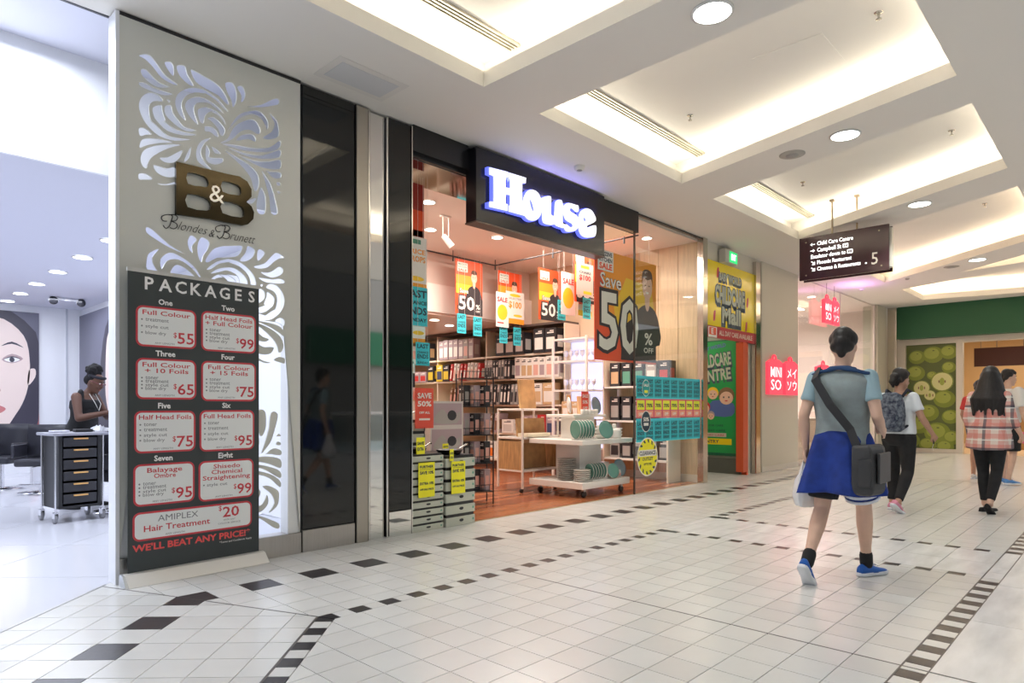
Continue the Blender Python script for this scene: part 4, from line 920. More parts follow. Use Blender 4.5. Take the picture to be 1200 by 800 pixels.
slab_('white_canister', 'square white box among glass jars on the base board', (7.76, 5.62, .212), .16, .16, .20, cream_g, 0, .2, 'box')
sheet('sale_card', 'red card with white print standing on the top board', 7.36, 5.62, 1.42, .16, .31, M('red card'), [(W_, 't', .1, .72, .8, .16, 'SALE'), (W_, 't', .15, .45, .7, .16, '50%'), (W_, 't', .15, .2, .7, .12, 'OFF')])
jar = M('jar glass', (.80, .78, .74), .08); 
def jar_(x, y, z, lab):
    t = thing('glass_jar', lab, 'jar', (x, y, z)); g = MB(); g.lathe([(0, 0), (.032, 0), (.036, .01), (.036, .085), (.03, .095), (.03, .105), (0, .105)], n=16); g.build('body', jar, t)
    g = MB(); g.lathe([(.0365, .02), (.0372, .02), (.0372, .06), (.0365, .06)], n=16); g.build('label', PM['pink'], t)
for i, (x, y) in enumerate(((7.60, 5.36), (7.70, 5.33), (7.80, 5.36))): jar_(x, y, .211, ['leftmost small glass jar on the base board', 'middle small glass jar with pink label on the base board', 'small glass jar beside the blue grey plate'][i])
cup = MB(); cup.mat(cream_g); cup.lathe([(0, 0), (.03, 0), (.034, .07), (.031, .07), (.027, .005), (0, .004)], n=14); cupm = cup.mesh('cup')
for i in range(5): put(cupm, 'tumbler', (7.26+.075*i, 5.58, 1.101), (0, 0, 0), 'small white tumbler on the top board'+NTH(i, 5), 'cup', 'row of tumblers on the top board')
# timber stand with white boards left of the trolley
ez = thing('timber_stand', 'orange brown timber display stand behind the crockery trolley', 'stand', (7.15, 6.45, 0))
for z in (.32, .78, 1.18): g = MB(); g.box(-.45, -.25, z-.03, .35, .25, z); bevel(g.build('shelf', wht, ez), .005, 1)
for x in (-.44, .33):
    g = MB(); g.box(x-.012, -.25, .06, x+.012, -.225, 1.18); g.box(x-.012, .225, .06, x+.012, .25, 1.18); g.build('side_frame', M('stand white', (.86, .80, .74), .4), ez)
    g = MB(); g.box(x-.008, -.22, .30, x+.008, .22, .72 if x < 0 else .7); g.build('side_board', board, ez)
for x in (-.42, .31): g = MB(); g.lathe([(0, -.015), (.03, -.015), (.03, .015), (0, .015)], (x, -.2, .03), 14, 'y'); g.build('caster_wheel', M('caster black'), ez)
slab_('large_board', 'big orange brown board leaning on the upper shelf of the timber stand', (7.05, 6.42, 1.183), .34, .03, .42, board, -.1)
slab_('large_board', 'wide orange brown board on the lowest shelf of the timber stand', (7.10, 6.38, .322), .62, .03, .36, board, -.12)
slab_('large_board', 'orange brown board lying behind the tray on the middle shelf', (7.1, 6.40, .782), .60, .03, .26, board, -.1)
g = MB(); g.box(-.24, -.10, 0, .24, .10, .05); o = g.build('serving_tray', M('cream tray', (.86, .78, .60), .4)); o.location = (7.02, 6.27, .93-.147); bevel(o, .01, 2); tag(o, 'long cream serving tray on the middle shelf of the timber stand', 'tray')
# ---------------------------------------------------------------- window stickers
def strip(name, lab, z0, z1, two):
    t = thing(name, lab, 'sticker', (7.74, FY-.0065, z0)); h = z1-z0; W2 = 1.82
    g = MB(); g.box(0, -.0005, 0, W2, .0005, h); g.build('backing', cyan_m if not two else M('sticker pink', (.75, .12, .20), .5), t)
    for i in range(8):
        w1 = W2/8; P = PL((i*w1, -.0008, 0)); g = MB()
        if two:
            g.mat(PM['lime']); g.rect(P, .02, h*.42, w1-.02, h*.92, .001); g.mat(M('sticker coral', (.9, .35, .25), .5)); g.rect(P, .02, h*.05, w1-.02, h*.38, .001)
            g.mat(K_); g.text(P, '70%', .04, h*.55, w1-.08, h*.2, .002, .03); g.mat(W_); g.text(P, 'OFF', .06, h*.12, w1-.12, h*.16, .002, .03)
        else:
            g.mat(M('sticker teal', (.02, .45, .52), .5)); g.rect(P, .012, h*.06, w1-.012, h*.90, .0008); g.mat(K_)
            for s_, b, hh in (('LAST', .70, .15), ('CHANCE', .52, .12), ('ENDS', .30, .15), ('SUNDAY', .12, .12)): g.text(P, s_, .03, h*b, w1-.06, h*hh, .002, .03)
        g.build('sticker', None, t)
strip('sticker_strip', 'upper cyan strip of last chance stickers on the shop window', 1.32, 1.64, False)
strip('sticker_strip', 'middle pink and lime strip of sale stickers on the shop window', 1.05, 1.32, True)
strip('sticker_strip', 'lower cyan strip of last chance stickers on the shop window', .71, 1.04, False)
def round_sticker(lab, x, z, rx, rz_, m, bits, stripe=False):
    t = thing('round_sticker', lab, 'sticker', (x, FY-.012, z)); P = PL((0, 0, 0)); g = MB(); g.mat(W_); g.flat(P, ring2(0, 0, rx*1.07, rz_*1.07, 32), -.001, .001); g.mat(m); g.flat(P, ring2(0, 0, rx, rz_, 32), 0, .0016)
    if stripe:
        g.mat(K_)
        for k in range(14):
            a = 2*PI*k/14; ca, sa = math.cos(a), math.sin(a)
            g.flat(P, [(rx*.80*math.cos(a), rz_*.80*math.sin(a)), (rx*.98*math.cos(a+.1), rz_*.98*math.sin(a+.1)), (rx*.98*math.cos(a+.26), rz_*.98*math.sin(a+.26)), (rx*.80*math.cos(a+.16), rz_*.80*math.sin(a+.16))], 0, .0022, False)
    g.build('disc', None, t); g = MB()
    for mm, s_, b, w1, hh in bits:
        g.mat(mm)
        if s_ == '#': g.rect(P, -w1/2, b, w1/2, b+hh, .0028)
        else: g.text(P, s_, 0, b, w1, hh, .0034, .03, al='C')
    g.build('print', None, t)
round_sticker('yellow striped oval clearance sticker low on the window', 8.02, .50, .25, .255, ys_m, [(W_, '#', .01, .46, .09), (K_, 'CLEARANCE', .025, .42, .06), (K_, 'OUTLET', -.05, .28, .045), (K_, 'UP TO 70%', -.12, .2, .035)], True)
round_sticker('small black oval 50% sticker overlapping the cyan strip', 7.98, 1.0, .115, .14, K_, [(W_, '50%', .0, .14, .06), (W_, '#', -.06, .12, .04)])
round_sticker('small green and white round sticker on the upper cyan strip', 7.98, 1.47, .09, .11, M('print teal d', (.02, .40, .40), .5), [(W_, 'SALE', .02, .12, .04), (PM['lime'], '#', -.07, .09, .04)])
# lamps in the shop ceiling
def downlight(x, y, z, r, lab, grp=None, col=(1, .96, .88), s_=6, name='ceiling_light'):
    t = thing(name, lab, 'light', (x, y, z), 0, grp)
    g = MB(); g.lathe([(r, 0), (r*1.14, -.002), (r*1.14, -.012), (r, -.012)], n=28); g.build('trim_ring', M('lamp ring', (.8, .8, .78), .4), t)
    g = MB(); g.lathe([(0, -.009), (r, -.009)], n=28); g.build('diffuser', E_('lamp %s' % (col,), col, s_), t); return t
for i, (px, y) in enumerate(((5.35, 6.6), (6.5, 6.6), (6.2, 7.6), (7.2, 7.2))): downlight(px, y, 3.838, .085, 'warm recessed lamp in the homeware shop ceiling'+NTH(i, 4), 'shop ceiling lamps')
for x, y in ((7.6, 9.2), (8.3, 9.6)): downlight(x, y, 2.778, .085, '%s recessed lamp in the low rear ceiling of the homeware shop' % ('upper' if x < 8 else 'lower'), 'rear shop lamps')
downlight(8.85, 5.55, 3.838, .075, 'recessed lamp above the wood panelled window wall')
l = bpy.data.lights.new('wall_wash', 'SPOT'); l.energy = 60; l.spot_size = 1.5; l.spot_blend = .4; l.color = (1, .9, .75); o = bpy.data.objects.new('wall_wash', l); C.objects.link(o); o.location = (9.15, 5.5, 3.8); o.rotation_euler = (0, .25, 0)
t = thing('spotlight', 'white twin head track spotlight hanging in the homeware shop', 'light', (5.9, 6.9, 3.835))
g = MB(); g.box(-.08, -.02, -.02, .08, .02, 0); g.cyl((-.05, 0, 0), (-.05, 0, -.28), .006, n=6); g.cyl((.05, 0, 0), (.05, 0, -.28), .006, n=6); g.build('hanger', wht, t)
g = MB(); g.cyl((-.05, 0, -.28), (.07, -.05, -.42), .035, .045, 14); g.build('lamp_head', wht, t)
# ================================================================ price banner
bn = thing('price_banner', 'charcoal roll-up banner listing salon packages and prices', 'banner', (1.405, 4.92, 0), math.atan2(.04, .93))
char = M('banner charcoal', (.045, .055, .058), .5); bred = M('banner red', (.62, .05, .07), .5); bpale = M('banner pale', (.86, .88, .88), .5); bw_ = M('banner white', (.92, .92, .92), .5); bgr = M('banner grey text', (.22, .23, .25), .5)
g = MB(); g.box(0, 0, .07, .93, .003, 2.13); g.build('sheet', char, bn)
g = MB(); g.box(-.005, -.008, 2.12, .935, .012, 2.145); g.build('top_rail', M('banner alu', (.66, .66, .64), .35, .5), bn)
g = MB(); pr = [(-.03, 0), (-.11, 0), (-.035, .075), (.008, .082), (.022, .07), (.030, .0)]
g.prism([(-.03, y, z) for y, z in pr], (.995, 0, 0)); bevel(g.build('base', M('base silver', (.74, .73, .70), .35, .35), bn), .004, 1)
g = MB(); g.prism([(-.045, y, z) for y, z in pr], (.015, 0, 0)); g.build('end_cap', M('cap silver', (.6, .62, .64), .3, .6), bn)
BP = PL((0, 0, 0))
g = MB(); g.mat(bw_)
for i, ch in enumerate('PACKAGES'): g.text(BP, ch, .135+.105*i, 2.008, h=.088, d=.002, bold=.02, al='C')
g.build('title', None, bn)
def pbox(x0, y0, x1, y1, head, title, items, price, small=None):
    g = MB(); g.mat(bred); g.flat(BP, rrect(x0, y0, x1, y1, .045), 0, .0012, False); g.mat(bpale); g.flat(BP, rrect(x0+.013, y0+.013, x1-.013, y1-.013, .034), 0, .0018, False)
    o = g.build('price_box', None, bn); cx = (x0+x1)/2; w_ = x1-x0
    g = MB(); g.mat(bw_); g.text(BP, head, cx-.01, y1+.016, h=.04, d=.002, bold=.03, al='C')
    g.mat(bred); n = len(title)
    y = y1-.06
    for s_ in title: g.text(BP, s_, cx, y, min(w_*.86, .029*len(s_)), .032, .0024, .012, al='C'); y -= .041
    g.mat(bgr)
    step = min((y-(y0+.045))/len(items), .06)
    y -= .004
    for s_ in items:
        g.flat(BP, ring2(x0+.038, y+.010, .006, .006, 8), 0, .0022, False); g.text(BP, s_, x0+.06, y, .021*len(s_)*.8, .022, .0024, .004); y -= step
    g.text(BP, 'ANY LENGTH', x0+.12, y0+.022, .13, .012, .0024, .004)
    g.mat(bred); g.text(BP, '$', x1-.158, y0+.075, .022, .036, .0026, .008); g.text(BP, price, x1-.13, y0+.033, .112, .078, .0026, .012)
    g.build('lettering', None, o)
I4 = ['toner', 'treatment', 'style cut', 'blow dry']
c1x, c2x = (.05, .452), (.487, .905)
pbox(c1x[0], 1.617, c1x[1], 1.897, 'One', ['Full Colour'], ['treatment', 'style cut', 'blow dry'], '55')
pbox(c2x[0], 1.613, c2x[1], 1.905, 'Two', ['Half Head Foils', '+ Full Colour'], I4, '99')
pbox(c1x[0], 1.255, c1x[1], 1.538, 'Three', ['Full Colour', '+ 10 Foils'], I4, '65')
pbox(c2x[0], 1.245, c2x[1], 1.54, 'Four', ['Full Colour', '+ 15 Foils'], I4, '75')
pbox(.04, .885, .446, 1.175, 'Five', ['Half Head Foils'], I4, '75')
pbox(.475, .875, .892, 1.178, 'Six', ['Full Head Foils'], I4, '95')
pbox(.034, .522, .44, .81, 'Seven', ['Balayage', 'Ombre'], I4, '95')
pbox(.468, .510, .886, .806, 'Eight', ['Shisedo', 'Chemical', 'Straightening'], ['style cut'], '99')
g = MB(); g.mat(bred); g.flat(BP, rrect(.03, .285, .872, .482, .045), 0, .0012, False); g.mat(bpale); g.flat(BP, rrect(.043, .298, .859, .469, .034), 0, .0018, False); o = g.build('price_box', None, bn)
g = MB(); g.mat(bgr); g.text(BP, 'AMIPLEX', .19, .408, .275, .042, .0024, .0); g.text(BP, 'ANY LENGTH', .24, .308, .13, .012, .0024); g.text(BP, 'WITH ANY', .65, .352, .09, .012, .0024); g.text(BP, 'COLOUR SERVICE', .61, .328, .17, .012, .0024)
g.mat(bred); g.text(BP, 'Hair Treatment', .10, .345, .45, .042, .0024, .012); g.text(BP, '$', .615, .43, .022, .036, .0026, .008); g.text(BP, '20', .645, .378, .125, .078, .0026, .014); g.build('lettering', None, o)
g = MB(); g.mat(M('banner bright red', (.82, .10, .10), .5)); g.text(BP, "WE'LL BEAT ANY PRICE!*", .028, .215, .83, .052, .002, .035); g.mat(bw_); g.text(BP, '*Terms and Conditions Apply', .62, .188, .25, .014, .002); g.build('slogan', None, bn)
# ================================================================ salon
sal_w = M('salon wall', (.90, .91, .95), .5); sal_c = M('salon ceiling', (.70, .71, .82), .6)
g = MB(); g.box(-7, 5.99, 3.06, 3.40, 14.7, 3.12); sc2 = struct('ceiling_salon', g, sal_c)
g = MB(); g.box(-7, 5.955, 3.05, 3.40, 5.99, 3.93); struct('wall_salon_bulkhead', g, sal_w)
g = MB(); g.box(-7, 5.14, 3.93, 3.45, 6.0, 3.98); struct('ceiling_salon_front', g, sal_c)
g = MB(); g.box(-7, 5.13, 3.885, 1.35, 5.15, 3.97); struct('trim_1a', g, M('dark reveal', (.10, .10, .12), .5)).name = 'trim_13'
g = MB(); g.box(3.40, 5.10, 0, 3.45, 16, 3.98); wsr = struct('wall_salon_right', g, sal_w)
g = MB(); g.box(-7, 14.7, 0, 3.45, 14.8, 3.1); wsb = struct('wall_salon_back', g, sal_w)
g = MB(); g.box(-7.1, 3, 0, -7, 16, 3.98); struct('wall_salon_left', g, sal_w)
for x in (3.16,): g = MB(); g.box(x-.015, 14.685, 0, x+.015, 14.70, 3.06); g.build('panel_joint', M('joint grey', (.6, .62, .68), .6), wsb)
for i, (x, y) in enumerate(((2.19, 8.28), (2.2, 9.46), (2.2, 10.72), (2.2, 12.0), (2.2, 13.2), (2.2, 14.3))):
    downlight(x, y, 3.058, .10 if i else .09, 'round recessed salon lamp%s of the ceiling row' % (', %s from the front' % ORD[i]), 'salon ceiling lamps', (.95, .97, 1), 5)
for i, (x, y) in enumerate(((1.2, 13.9), (1.0, 12.9))): downlight(x, y, 3.058, .12, '%s salon lamp left of the ceiling row' % ['rear', 'front'][i], 'salon ceiling lamps', (.95, .97, 1), 5)
def facepic(name, lab, x0, w_, z0, h, y, cx, s_):
    t = thing(name, lab, 'picture', (x0, y, z0)); P = PL((0, 0, 0)); g = MB(); g.mat(M('poster slate', (.16, .16, .22), .4)); g.box(0, 0, 0, w_, .02, h)
    sk = M('portrait skin', (.88, .72, .66), .4); hr = M('portrait hair', (.05, .045, .07), .4); rdh = M('portrait red hair', (.42, .12, .12), .4)
    def cl(p): return [(min(max(a, .001), w_-.001), min(max(b, .001), h-.001)) for a, b in p]
    g.mat(hr); g.flat(P, cl(smooth2([(cx-1.1*s_, 0), (cx-1.2*s_, 1.2*s_+1), (cx, 2.1*s_+.9), (cx+.9*s_, 1.7*s_+.6), (cx+1.1*s_, 1.0), (cx+1.0*s_, 0)], 4)), 0, .001, False)
    g.mat(rdh); g.flat(P, cl(smooth2([(cx+.62*s_, 0), (cx+.78*s_, .5), (cx+.86*s_, 1.1), (cx+.99*s_, .9), (cx+1.02*s_, .3), (cx+.95*s_, 0)], 4)), 0, .0016, False)
    g.mat(sk); g.flat(P, cl(smooth2([(cx-.6*s_, 1.3), (cx-.5*s_, .8), (cx, .28), (cx+.35*s_, .62), (cx+.55*s_, 1.0), (cx+.62*s_, 1.5), (cx+.5*s_, 2.05), (cx, 2.35), (cx-.5*s_, 2.05)], 4)), 0, .0022, False)
    g.flat(P, smooth2([(cx+.58*s_, 1.15), (cx+.72*s_, 1.3), (cx+.72*s_, 1.45), (cx+.6*s_, 1.42)], 3), 0, .0022, False)
    for q in (-.28, .28):
        g.mat(M('portrait lid', (.50, .36, .36), .4)); g.flat(P, smooth2([(cx+(q-.19)*s_, 1.60), (cx+q*s_, 1.71), (cx+(q+.21)*s_, 1.63), (cx+q*s_, 1.54)], 3), 0, .0028, False)
        g.mat(M('banner white')); g.flat(P, smooth2([(cx+(q-.15)*s_, 1.60), (cx+q*s_, 1.65), (cx+(q+.15)*s_, 1.61), (cx+q*s_, 1.56)], 3), 0, .0032, False)
        g.mat(hr); g.flat(P, ring2(cx+q*s_, 1.605, .05*s_, .045, 12), 0, .0036, False); g.flat(P, smooth2([(cx+(q-.17)*s_, 1.60), (cx+q*s_, 1.67), (cx+(q+.18)*s_, 1.62), (cx+q*s_, 1.65)], 3), 0, .0038, False)
        g.flat(P, smooth2([(cx+(q-.2)*s_, 1.84), (cx+q*s_, 1.93), (cx+(q+.22)*s_, 1.83), (cx+q*s_, 1.89)], 3), 0, .0032, False)
    g.mat(M('portrait lips', (.6, .2, .2), .4)); g.flat(P, smooth2([(cx-.17*s_, .72), (cx, .79), (cx+.17*s_, .72), (cx, .63)], 3), 0, .0032, False)
    g.mat(M('portrait shade', (.70, .48, .42), .4)); g.flat(P, smooth2([(cx-.05*s_, 1.05), (cx, 1.12), (cx+.08*s_, 1.05), (cx, 1.0)], 3), 0, .0032, False)
    g.build('picture_panel', None, t)
facepic('portrait_poster', 'large portrait of a woman with dark red hair on the left salon wall', .6, 2.12, .45, 2.48, 14.66, 1.50, .78)
facepic('portrait_poster', 'large slate portrait behind the hairdresser, half hidden by the white post', 3.66-.3, .0+1.2, .5, 2.42, 14.66, .9, .5) if False else None
facepic('portrait_poster', 'narrow slate portrait behind the hairdresser beside the white post', 2.98-.0, .40, .5, 2.0, 9.9, .42, .35) if False else None
t = thing('portrait_poster', 'slate grey portrait behind the hairdresser beside the white post', 'picture', (3.38, 13.2, .5)); P = PL((0, 0, 0), (0, -1, 0)); g = MB(); g.mat(M('poster slate')); g.box(-.012, -1.5, 0, .02, 1.5, 2.44)
P = PL((-.012, 1.5, 0), (0, -1, 0)); g.mat(M('portrait hair')); g.flat(P, smooth2([(1.4, .02), (1.35, 1.2), (1.7, 2.1), (2.4, 2.3), (2.9, 1.8), (2.95, .02)], 3), 0, .001, False)
g.mat(M('portrait skin')); g.flat(P, smooth2([(1.7, 1.3), (1.75, .8), (2.2, .35), (2.65, .8), (2.75, 1.4), (2.6, 1.9), (2.2, 2.1), (1.8, 1.9)], 4), 0, .002, False); g.build('picture_panel', None, t)
t = thing('security_camera_pair', 'two dark dome cameras on the white salon ceiling', 'camera', (2.85, 13.2, 3.058))
g = MB(); g.lathe([(.0, 0), (.05, 0), (.05, -.05), (0, -.05)], n=14); g.box(-.22, -.03, -.04, .22, .03, -.015); g.build('mount', sal_w, t)
for x in (-.2, .2): g = MB(); g.ell((x, 0, -.06), (.07, .07, .07)); g.build('dome', M('dome dark', (.04, .04, .05), .1), t)
# trolley with drawers
tr = thing('salon_trolley', 'black salon trolley with six drawers and orange handles', 'trolley', (1.83, 8.22, 0), .12)
tk = M('trolley black', (.018, .018, .020), .45); td = M('trolley drawer', (.035, .035, .042), .4); toh = M('orange handle', (.85, .48, .16), .4); chm = M('trolley chrome', (.75, .75, .78), .15, 1)
g = MB(); g.box(-.20, -.18, .17, -.165, .24, .90); g.box(.165, -.18, .17, .20, .24, .90); g.box(-.20, .2, .17, .20, .24, .90); g.box(-.20, -.18, .15, .20, .24, .175); g.build('body', tk, tr)
g = MB(); g.box(-.26, -.22, .905, .26, .26, .935); bevel(g.build('top_tray', M('tray grey', (.35, .35, .40), .4), tr), .008, 2)
for k in range(6):
    z = .20+.118*k; g = MB(); g.box(-.155, -.185, z, .155, .19, z+.095); d = bevel(g.build('drawer', td, tr), .004, 1)
    g = MB(); g.box(-.065, -.205, z+.075, .065, -.18, z+.09); g.build('drawer_handle', toh, d)
for x in (-.22, .22):
    for y in (-.16, .22):
        g = MB(); g.cyl((x, y, .10), (x, y, .91), .011, n=8); g.build('post', chm, tr)
        g = MB(); g.lathe([(0, -.014), (.03, -.016), (.052, -.012), (.052, .012), (.03, .016), (0, .014)], (x, y+.02, .053), 18, 'x'); g.build('caster_wheel', M('wheel grey', (.28, .28, .30), .4), tr)
        g = MB(); g.box(x-.02, y-.03, .055, x-.015, y+.04, .12); g.box(x+.015, y-.03, .055, x+.02, y+.04, .12); g.box(x-.02, y-.02, .105, x+.02, y+.02, .12); g.build('caster_fork', chm, tr)
slab_('salon_dish', 'small black dish on top of the salon trolley', (1.90, 8.16, .937), .16, .10, .03, tk, 0, .12, 'dish')
slab_('towel_pack', 'white folded tissue on the left of the trolley top', (1.70, 8.22, .937), .16, .12, .02, M('tissue', (.75, .75, .85), .7), 0, .1, 'tissue')
g = MB()
for i in range(7):
    a = i*.9; g.prism([(.02*i, .03*math.sin(a), .02+.012*math.cos(a)), (.05+.02*i, .06*math.cos(a), .05+.02*math.sin(a)), (.09+.02*i, .02, .015), (.04+.02*i, -.05, .0)], (0, 0, .006))
o = g.build('foil_sheets', M('foil', (.85, .86, .9), .3, .4)); o.location = (1.98, 8.2, .937); tag(o, 'crumpled silver foil sheets at the right of the trolley top', 'foil')
# salon chairs
def salon_chair(loc, rz, lab):
    t = thing('salon_chair', lab, 'chair', (*loc, 0), rz); bk = M('chair vinyl', (.03, .03, .04), .4)
    g = MB(); g.lathe([(0, 0), (.29, 0), (.29, .012), (.06, .03), (0, .03)], n=26); g.build('base_plate', chm, t)
    g = MB(); g.cyl((0, 0, .02), (0, 0, .38), .045, n=14); g.build('column', chm, t)
    g = MB(); g.box(-.26, -.25, .38, .26, .25, .48); bevel(g.build('seat', bk, t), .03, 3)
    g = MB(); g.loft([[(x, -.25-.02*math.sin(z*3)-.10*(z-.45)+yy*(.07-.02*abs(x)), z) for x, yy in ((-.27, 0), (0, -.6), (.27, 0), (.27, 1), (0, .4), (-.27, 1))] for z in (.42, .55, .7, .85, .95)]); g.build('backrest', bk, t)
    for s_ in (-1, 1): g = MB(); g.box(s_*.27, -.24, .50, s_*.31, .20, .68); bevel(g.build('armrest', bk, t), .015, 2)
    g = MB(); g.box(-.15, .30, .12, .15, .42, .15); g.box(-.02, .1, .13, .02, .34, .38); g.build('footrest', chm, t)
salon_chair((1.78, 12.1), 2.4, 'black salon chair farthest left by the portrait wall')
salon_chair((2.12, 11.2), 2.6, 'black salon chair just left of the drawer trolley')
salon_chair((2.37, 8.52), -1.9, 'black salon chair under the caped customer')
# ================================================================ mall ceiling fittings
for i, (x, y) in enumerate(((4.17, 2.1), (6.96, 2.1), (10.0, 2.1), (14.5, 2.13))):
    nm = ['at the top edge of the ceiling', 'on the beam right of the big recess', 'on the beam above the directory sign', 'on the farthest beam near the green shop'][i]
    downlight(x, y, ZC, .125, 'round bright mall lamp '+nm, None, (.93, 1, .98), 7, 'mall_downlight')
    l = bpy.data.lights.new('mall_lamp', 'SPOT'); l.energy = 90; l.spot_size = 2.2; l.spot_blend = .6; l.shadow_soft_size = .12; l.color = (.97, 1, .98)
    o = bpy.data.objects.new('mall_lamp', l); C.objects.link(o); o.location = (x, y, ZC-.03)
def disc(name, lab, cat, x, y, r, m, d=.02, z=ZC):
    t = thing(name, lab, cat, (x, y, z)); g = MB(); g.lathe([(0, -d), (r*.85, -d), (r, -d*.4), (r, 0)], n=22); g.build('cover', m, t)
    g = MB(); g.lathe([(0, -d-.004), (r*.5, -d-.004), (r*.5, -d)], n=16); g.build('grille', M('grille grey', (.35, .34, .32), .6), t)
disc('ceiling_speaker', 'round grey ceiling speaker beside the second bright lamp', 'speaker', 7.11, 2.67, .13, M('speaker grey', (.42, .40, .36), .6), .012)
disc('ceiling_speaker', 'round ceiling speaker on the farthest beam near the green shop', 'speaker', 14.9, 2.6, .13, M('speaker grey'), .012)
white_p = M('white plastic', (.80, .78, .74), .4)
disc('smoke_detector', 'white smoke detector on the ceiling in front of the lit shop sign', 'detector', 5.82, 4.52, .06, white_p, .045)
disc('smoke_detector', 'white smoke detector on the ceiling above the pink shop signs', 'detector', 16.24, 4.55, .06, white_p, .04)
disc('smoke_detector', 'tiny dark detector between the two farthest ceiling recesses', 'detector', 15.6, 3.5, .04, M('speaker grey'), .03)
def sprk(x, y, lab):
    t = thing('sprinkler', lab, 'sprinkler', (x, y, ZT)); g = MB(); g.lathe([(0, -.012), (.03, -.008), (.035, 0)], n=14); g.cyl((0, 0, 0), (0, 0, -.05), .009, n=8); g.build('body', M('chrome bits', (.5, .48, .42), .25, 1), t); g = MB(); g.lathe([(0, -.052), (.022, -.052), (.022, -.05), (0, -.05)], n=12); g.build('deflector', M('chrome bits'), t)
sprk(6.35, 3.45, 'sprinkler left of centre in the big ceiling recess'); sprk(5.72, 1.48, 'sprinkler near the top right of the big ceiling recess'); sprk(9.3, 3.35, 'sprinkler in the recess above the directory sign'); sprk(8.72, 1.52, 'sprinkler at the right end of the recess above the sign'); sprk(12.2, 1.7, 'sprinkler in the far right ceiling recess')
t = thing('access_panel', 'faint square access panel in the ceiling above the black glass', 'panel', (3.05, 4.62, ZC)); g = MB(); g.box(-.33, -.2, -.004, .33, .2, .001); g.build('frame', M('panel rim', (.74, .72, .68), .7), t); g = MB(); g.box(-.27, -.14, -.007, .27, .14, -.003); g.build('cover', M('panel grey', (.62, .63, .64), .7), t)
t = thing('access_panel', 'thin outlined access hatch in the big ceiling recess', 'panel', (6.0, 2.2, ZT)); g = MB(); g.box(-.3, -.3, -.004, .3, .3, .001); g.build('cover', ceil_m, t)
# directory sign
ds = thing('directory_sign', 'dark hanging directory sign with white arrows and number 5', 'sign', (10.3, 0, 0))
Y0_, Y1_, Z0_, Z1_ = 3.76, 2.535, 3.13, 3.775; y0 = Y0_; y1 = Y1_
brn = M('sign brown', (.055, .022, .028), .12)
g = MB(); g.box(0, y1, Z0_, .035, y0, Z1_); bevel(g.build('front_plate', brn, ds), .003, 1)
g = MB(); g.box(.06, y1-.02, Z0_+.05, .16, y0-.0, Z1_-.04); g.build('light_box', M('sign box', (.62, .58, .5), .4), ds)
g = MB(); g.box(.18, y1, Z0_, .205, y0, Z1_); g.build('back_plate', brn, ds)
g = MB(); 
for y in (3.32, 2.98): g.cyl((.11, y, Z1_-.06), (.11, y, 4.3), .014, n=8)
g.build('hanging_rods', M('rod bronze', (.35, .28, .2), .3, .8), ds).name = 'hanging_rod'
g = MB()
for y in (3.32, 2.98): g.box(.08, y-.03, 4.27, .14, y+.03, 4.3)
g.build('ceiling_bracket', M('rod bronze'), ds)
SPn = PL((0, y0, Z0_), (0, -1, 0)); W1 = y0-y1; g = MB(); wl = E_('sign letters', (1, 1, 1), 1.1); g.mat(wl)
for k, (s_, w1, ic) in enumerate((('Child Care Centre', .50, '<'), ('Campbell St', .34, '>'), ('Escalator down to', .49, ''), ('Phoenix Restaurant', .48, 'v'), ('Cinemas & Restaurants', .60, 'v'))):
    y = .50-.095*k; x = .26 if ic else .17
    g.text(SPn, s_, x, y, w1, .060, .0015, .025)
    if ic == '<': g.flat(SPn, [(.16, y+.025), (.19, y+.05), (.19, y+.03), (.23, y+.03), (.23, y+.02), (.19, y+.02), (.19, y)], 0, .0015)
    if ic == '>': g.flat(SPn, [(.23, y+.025), (.20, y+.05), (.20, y+.03), (.16, y+.03), (.16, y+.02), (.20, y+.02), (.20, y)], 0, .0015)
    if ic == 'v': g.flat(SPn, [(.17, y+.05), (.20, y+.028), (.185, y+.0), (.23, y+.0), (.23, y+.05), (.215, y+.035), (.18, y+.06)], 0, .0015)
for x, y in ((.62, .405), (.68, .31)):
    g.mat(wl); g.flat(SPn, rrect(x, y, x+.075, y+.06, .008), 0, .0015); g.mat(brn); g.flat(SPn, rrect(x+.014, y+.012, x+.061, y+.048, .004), 0, .0022)
    g.mat(wl); g.text(SPn, 'P' if x < .65 else 'i', x+.0375, y+.016, h=.03, d=.003, bold=.02, al='C')
g.mat(wl); g.flat(SPn, ring2(.93, .135, .012, .012, 10), 0, .0015)
g.mat(M('sign five', (.80, .74, .66), .4)); g.text(SPn, '5', 1.00, .10, .085, .17, .0015, .005)
g.mat(M('rod bronze'))
for x, y in ((.1, .57), (.1, .07), (1.1, .57), (1.13, .07)): g.flat(SPn, ring2(x, y, .012, .012, 10), 0, .006)
g.build('lettering', None, ds)
# exit sign
ex = thing('exit_sign', 'small green lit exit sign above the yellow childcare poster', 'sign', (10.35, FY-.02, 3.70))
g = MB(); g.box(-.14, -.10, -.11, .30, .02, .11); bevel(g.build('housing', M('exit housing', (.55, .53, .48), .5), ex), .008, 1)
P = PL((0, -.101, 0)); g = MB(); g.mat(E_('exit green', (.02, .55, .16), 1.0)); g.flat(P, rrect(.0, -.09, .29, .09, .01), 0, .004); g.mat(E_('exit white', (.9, 1, .9), 1.4)); g.text(P, 'EXIT', .06, -.05, .18, .10, .006, .03); g.build('face', None, ex)
